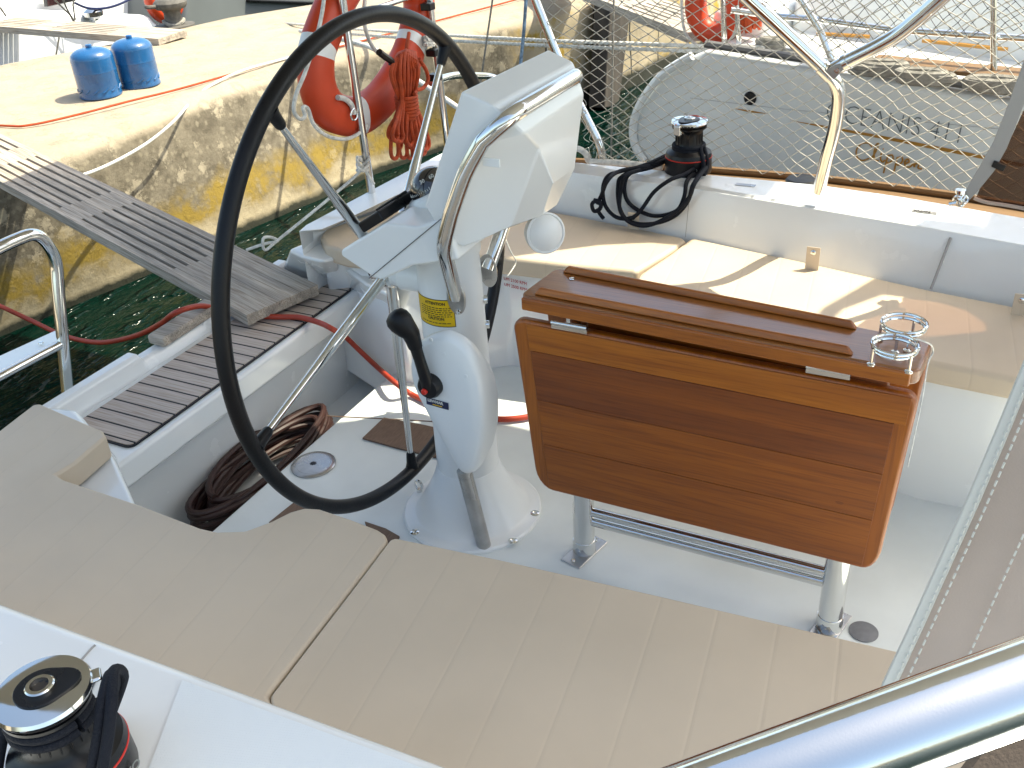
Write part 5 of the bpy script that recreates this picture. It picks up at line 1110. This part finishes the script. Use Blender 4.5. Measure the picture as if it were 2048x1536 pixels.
# coiled dark rope heaps on its side deck
m0 = MB()
for (cx_, cy_, w__) in ((1760, 132, 55), (1850, 150, 60), (1990, 165, 50)):
    for k in range(7):
        c0 = PZ(cx_ + rnd.uniform(-12, 12), cy_ - 2, .66); m0.tube([c0 + V((math.cos(a) * .07, math.sin(a) * .03, .004 * k - .02)) for a in [j * .524 for j in range(13)]], .011, 6)
tag(m0.build('rope_heap', ROPEG), 'heaps of grey rope lying along the side deck of the neighbouring yacht', 'rope')
# twin mooring lines from its cleat to the quay
for k, (ya, yb_, s_) in enumerate(((92, 52, 'upper'), (102, 63, 'lower'))):
    A_ = PH(1528, ya + 4, -.05); B_ = PX(545, yb_ - 8, -4.6); pts = []
    for j in range(25):
        t = j / 24; p = A_.lerp(B_, t); p.z -= .05 * 4 * t * (1 - t) * 0.4; pts.append(p)
    tw = []
    m0 = MB()
    for ph in (0, 2.09, 4.19):
        q = []
        L = (B_ - A_).length; n_ = int(L / .014)
        dd_ = (B_ - A_).normalized(); u_ = dd_.cross(V((0, 0, 1))).normalized(); v_ = u_.cross(dd_)
        for j in range(n_ + 1):
            t = j / n_; p = A_.lerp(B_, t); p.z -= .08 * t * (1 - t); a = ph + j * .85; q.append(p + u_ * math.cos(a) * .0042 + v_ * math.sin(a) * .0042)
        m0.tube(q, .0046, 5)
    tag(m0.build('mooring_rope', ROPEW), s_ + ' of the two parallel laid mooring ropes running from the neighbouring stern to the quay', 'mooring rope', 'twin mooring ropes of the neighbouring yacht')
# neighbour's darker net
def nfn(x, z): return hx0 + hn * .07 + hd * x + V((0, 0, z))
def hpz(x, y):
    p = PN(x, y, hx0 + hn * .07, hn) - hx0; return (p.dot(hd), p.z)
NETD = mat('dark_net_cord', (.10, .10, .10), .9)
net('safety_net', nfn, [hpz(x, y) for x, y in ((1600, -20), (1668, 112), (1720, 128), (1900, 80), (2048, 60), (2048, -20))], .045, .045, .0011, wz(.02, 5, 3), NETD, 'fine dark net on the guard rail of the neighbouring yacht')
# its lifebuoy and red gear
c = PH(1432, 8, -.28); t = thing('lifebuoy', 'orange ring lifebuoy at the stern of the neighbouring yacht, seen through the net', 'lifebuoy', c)
m0 = MB(); m0.tube([c + hd * math.cos(a) * .085 + V((0, 0, math.sin(a) * .11)) for a in [k * .2618 for k in range(24)]], .042, 14, closed=True); m0.build('ring', ORANGE, t)
m0 = MB(); m0.tube(smooth([c + hd * x - hn * .05 + V((0, 0, z)) for x, z in ((-.12, .05), (-.1, -.1), (0, -.155), (.1, -.1), (.12, .05))], 5), .006, 6); m0.build('grab_line', ROPEW, t)
m0 = MB()
for k in range(12):
    x0 = 1482 + 3 * k; m0.tube(smooth([PH(x0 - 4, -20, -.25), PH(x0 + rnd.uniform(-5, 5), 20, -.22), PH(x0 + rnd.uniform(-6, 6), 50 + rnd.uniform(0, 14), -.24), PH(x0 + 6, 30, -.27)], 4), .008, 6)
tag(m0.build('red_rope_hank', ROPEO), 'red rope hank hanging at the stern of the neighbouring yacht', 'rope')
a = PH(1452, 74, -.45); b_ = PZ(1040, -75, .36); b_ = V((-3.0, b_.y, .36))
gangplank('grey gangplank from the quay to the stern of the neighbouring yacht, seen through the net', PZ(1436, 58, .62), PZ(1090, -60, .40), .26, .04)
# ================================================================== boats across the quay
BOW = mat('moored_boat_gelcoat', (.76, .77, .78), .3, coat=.3, var=.06, vs=2)  # white gelcoat of the moored boats
GREYH = mat('grey_hull_side', (.15, .165, .165), .35, var=.2, vs=1.5)  # grey hull side with slight random variation
def slab(name, pix, x, dx, mt, par, bev=.02):
    q = MB(); q.prism([PX(a, b, x) for a, b in pix], (dx, 0, 0)); return q.build(name, mt, par, bevel=bev)
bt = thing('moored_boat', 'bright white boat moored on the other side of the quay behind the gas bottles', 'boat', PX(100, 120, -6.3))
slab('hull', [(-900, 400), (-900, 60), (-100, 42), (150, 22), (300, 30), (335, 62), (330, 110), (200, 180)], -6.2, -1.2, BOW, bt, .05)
slab('cabin_side', [(-500, 70), (-400, -60), (60, -60), (80, 20), (40, 45)], -6.6, -1.2, mat('grey_panel', (.5, .5, .5), .4), bt, .05)  # cabin side in its own even grey
slab('foredeck', [(40, 45), (80, -80), (400, -80), (350, 40), (230, 60)], -7.0, -.8, BOW, bt, .08)
slab('cabin_window', [(95, 14), (90, -30), (150, -30), (152, 2)], -6.9, -.04, GLASSD, bt, .005)
m0 = MB(); c = PX(190, 40, -6.15); m0.lathe([(.03, 0), (.05, .02), (.07, .03), (.07, .06), (.04, .08), (0, .08)], c, n=20); m0.build('deck_winch', STEEL, bt)
for pt in ([(118, -20), (135, 20), (150, 45)], [(150, -20), (146, 10), (150, 40)], [(110, 0), (140, 30), (148, 44)], [(0, 15), (12, 32)], [(118, 75), (112, 110)]):
    m0 = MB(); m0.tube([PX(x, y, -6.1) for x, y in pt], .006, 5); m0.build('rigging_line', IRON, bt)
m0 = MB(); m0.tube(smooth([PX(x, y, -6.1) for x, y in ((150, 6), (175, 16), (205, 17), (235, 10), (270, -6))], 5), .009, 6); m0.build('power_lead', NAVY, bt)
bs = thing('moored_boat', 'grey hulled boat lying beyond the far quay edge, right of the bollard', 'boat', PX(500, 40, -6.4))
slab('hull', [(368, 120), (372, -60), (1000, -160), (1000, 60)], -6.35, -1.5, GREYH, bs, .05)
slab('bulwark', [(372, -50), (372, -100), (1000, -200), (1000, -150)], -6.33, -1.5, BOW, bs, .03)
slab('rubbing_strake', [(500, -2), (700, 6), (700, 12), (500, 4)], -6.30, -.05, BLACK, bs, .01)
m0 = MB(); c = PX(328, -4, -6.2); m0.tube([c + V((0, math.cos(a) * .14, math.sin(a) * .14)) for a in [k * .2618 for k in range(24)]], .055, 14, closed=True); tag(m0.build('lifebuoy', ORANGE), 'orange ring lifebuoy above the iron bollard on the boat across the quay', 'lifebuoy')
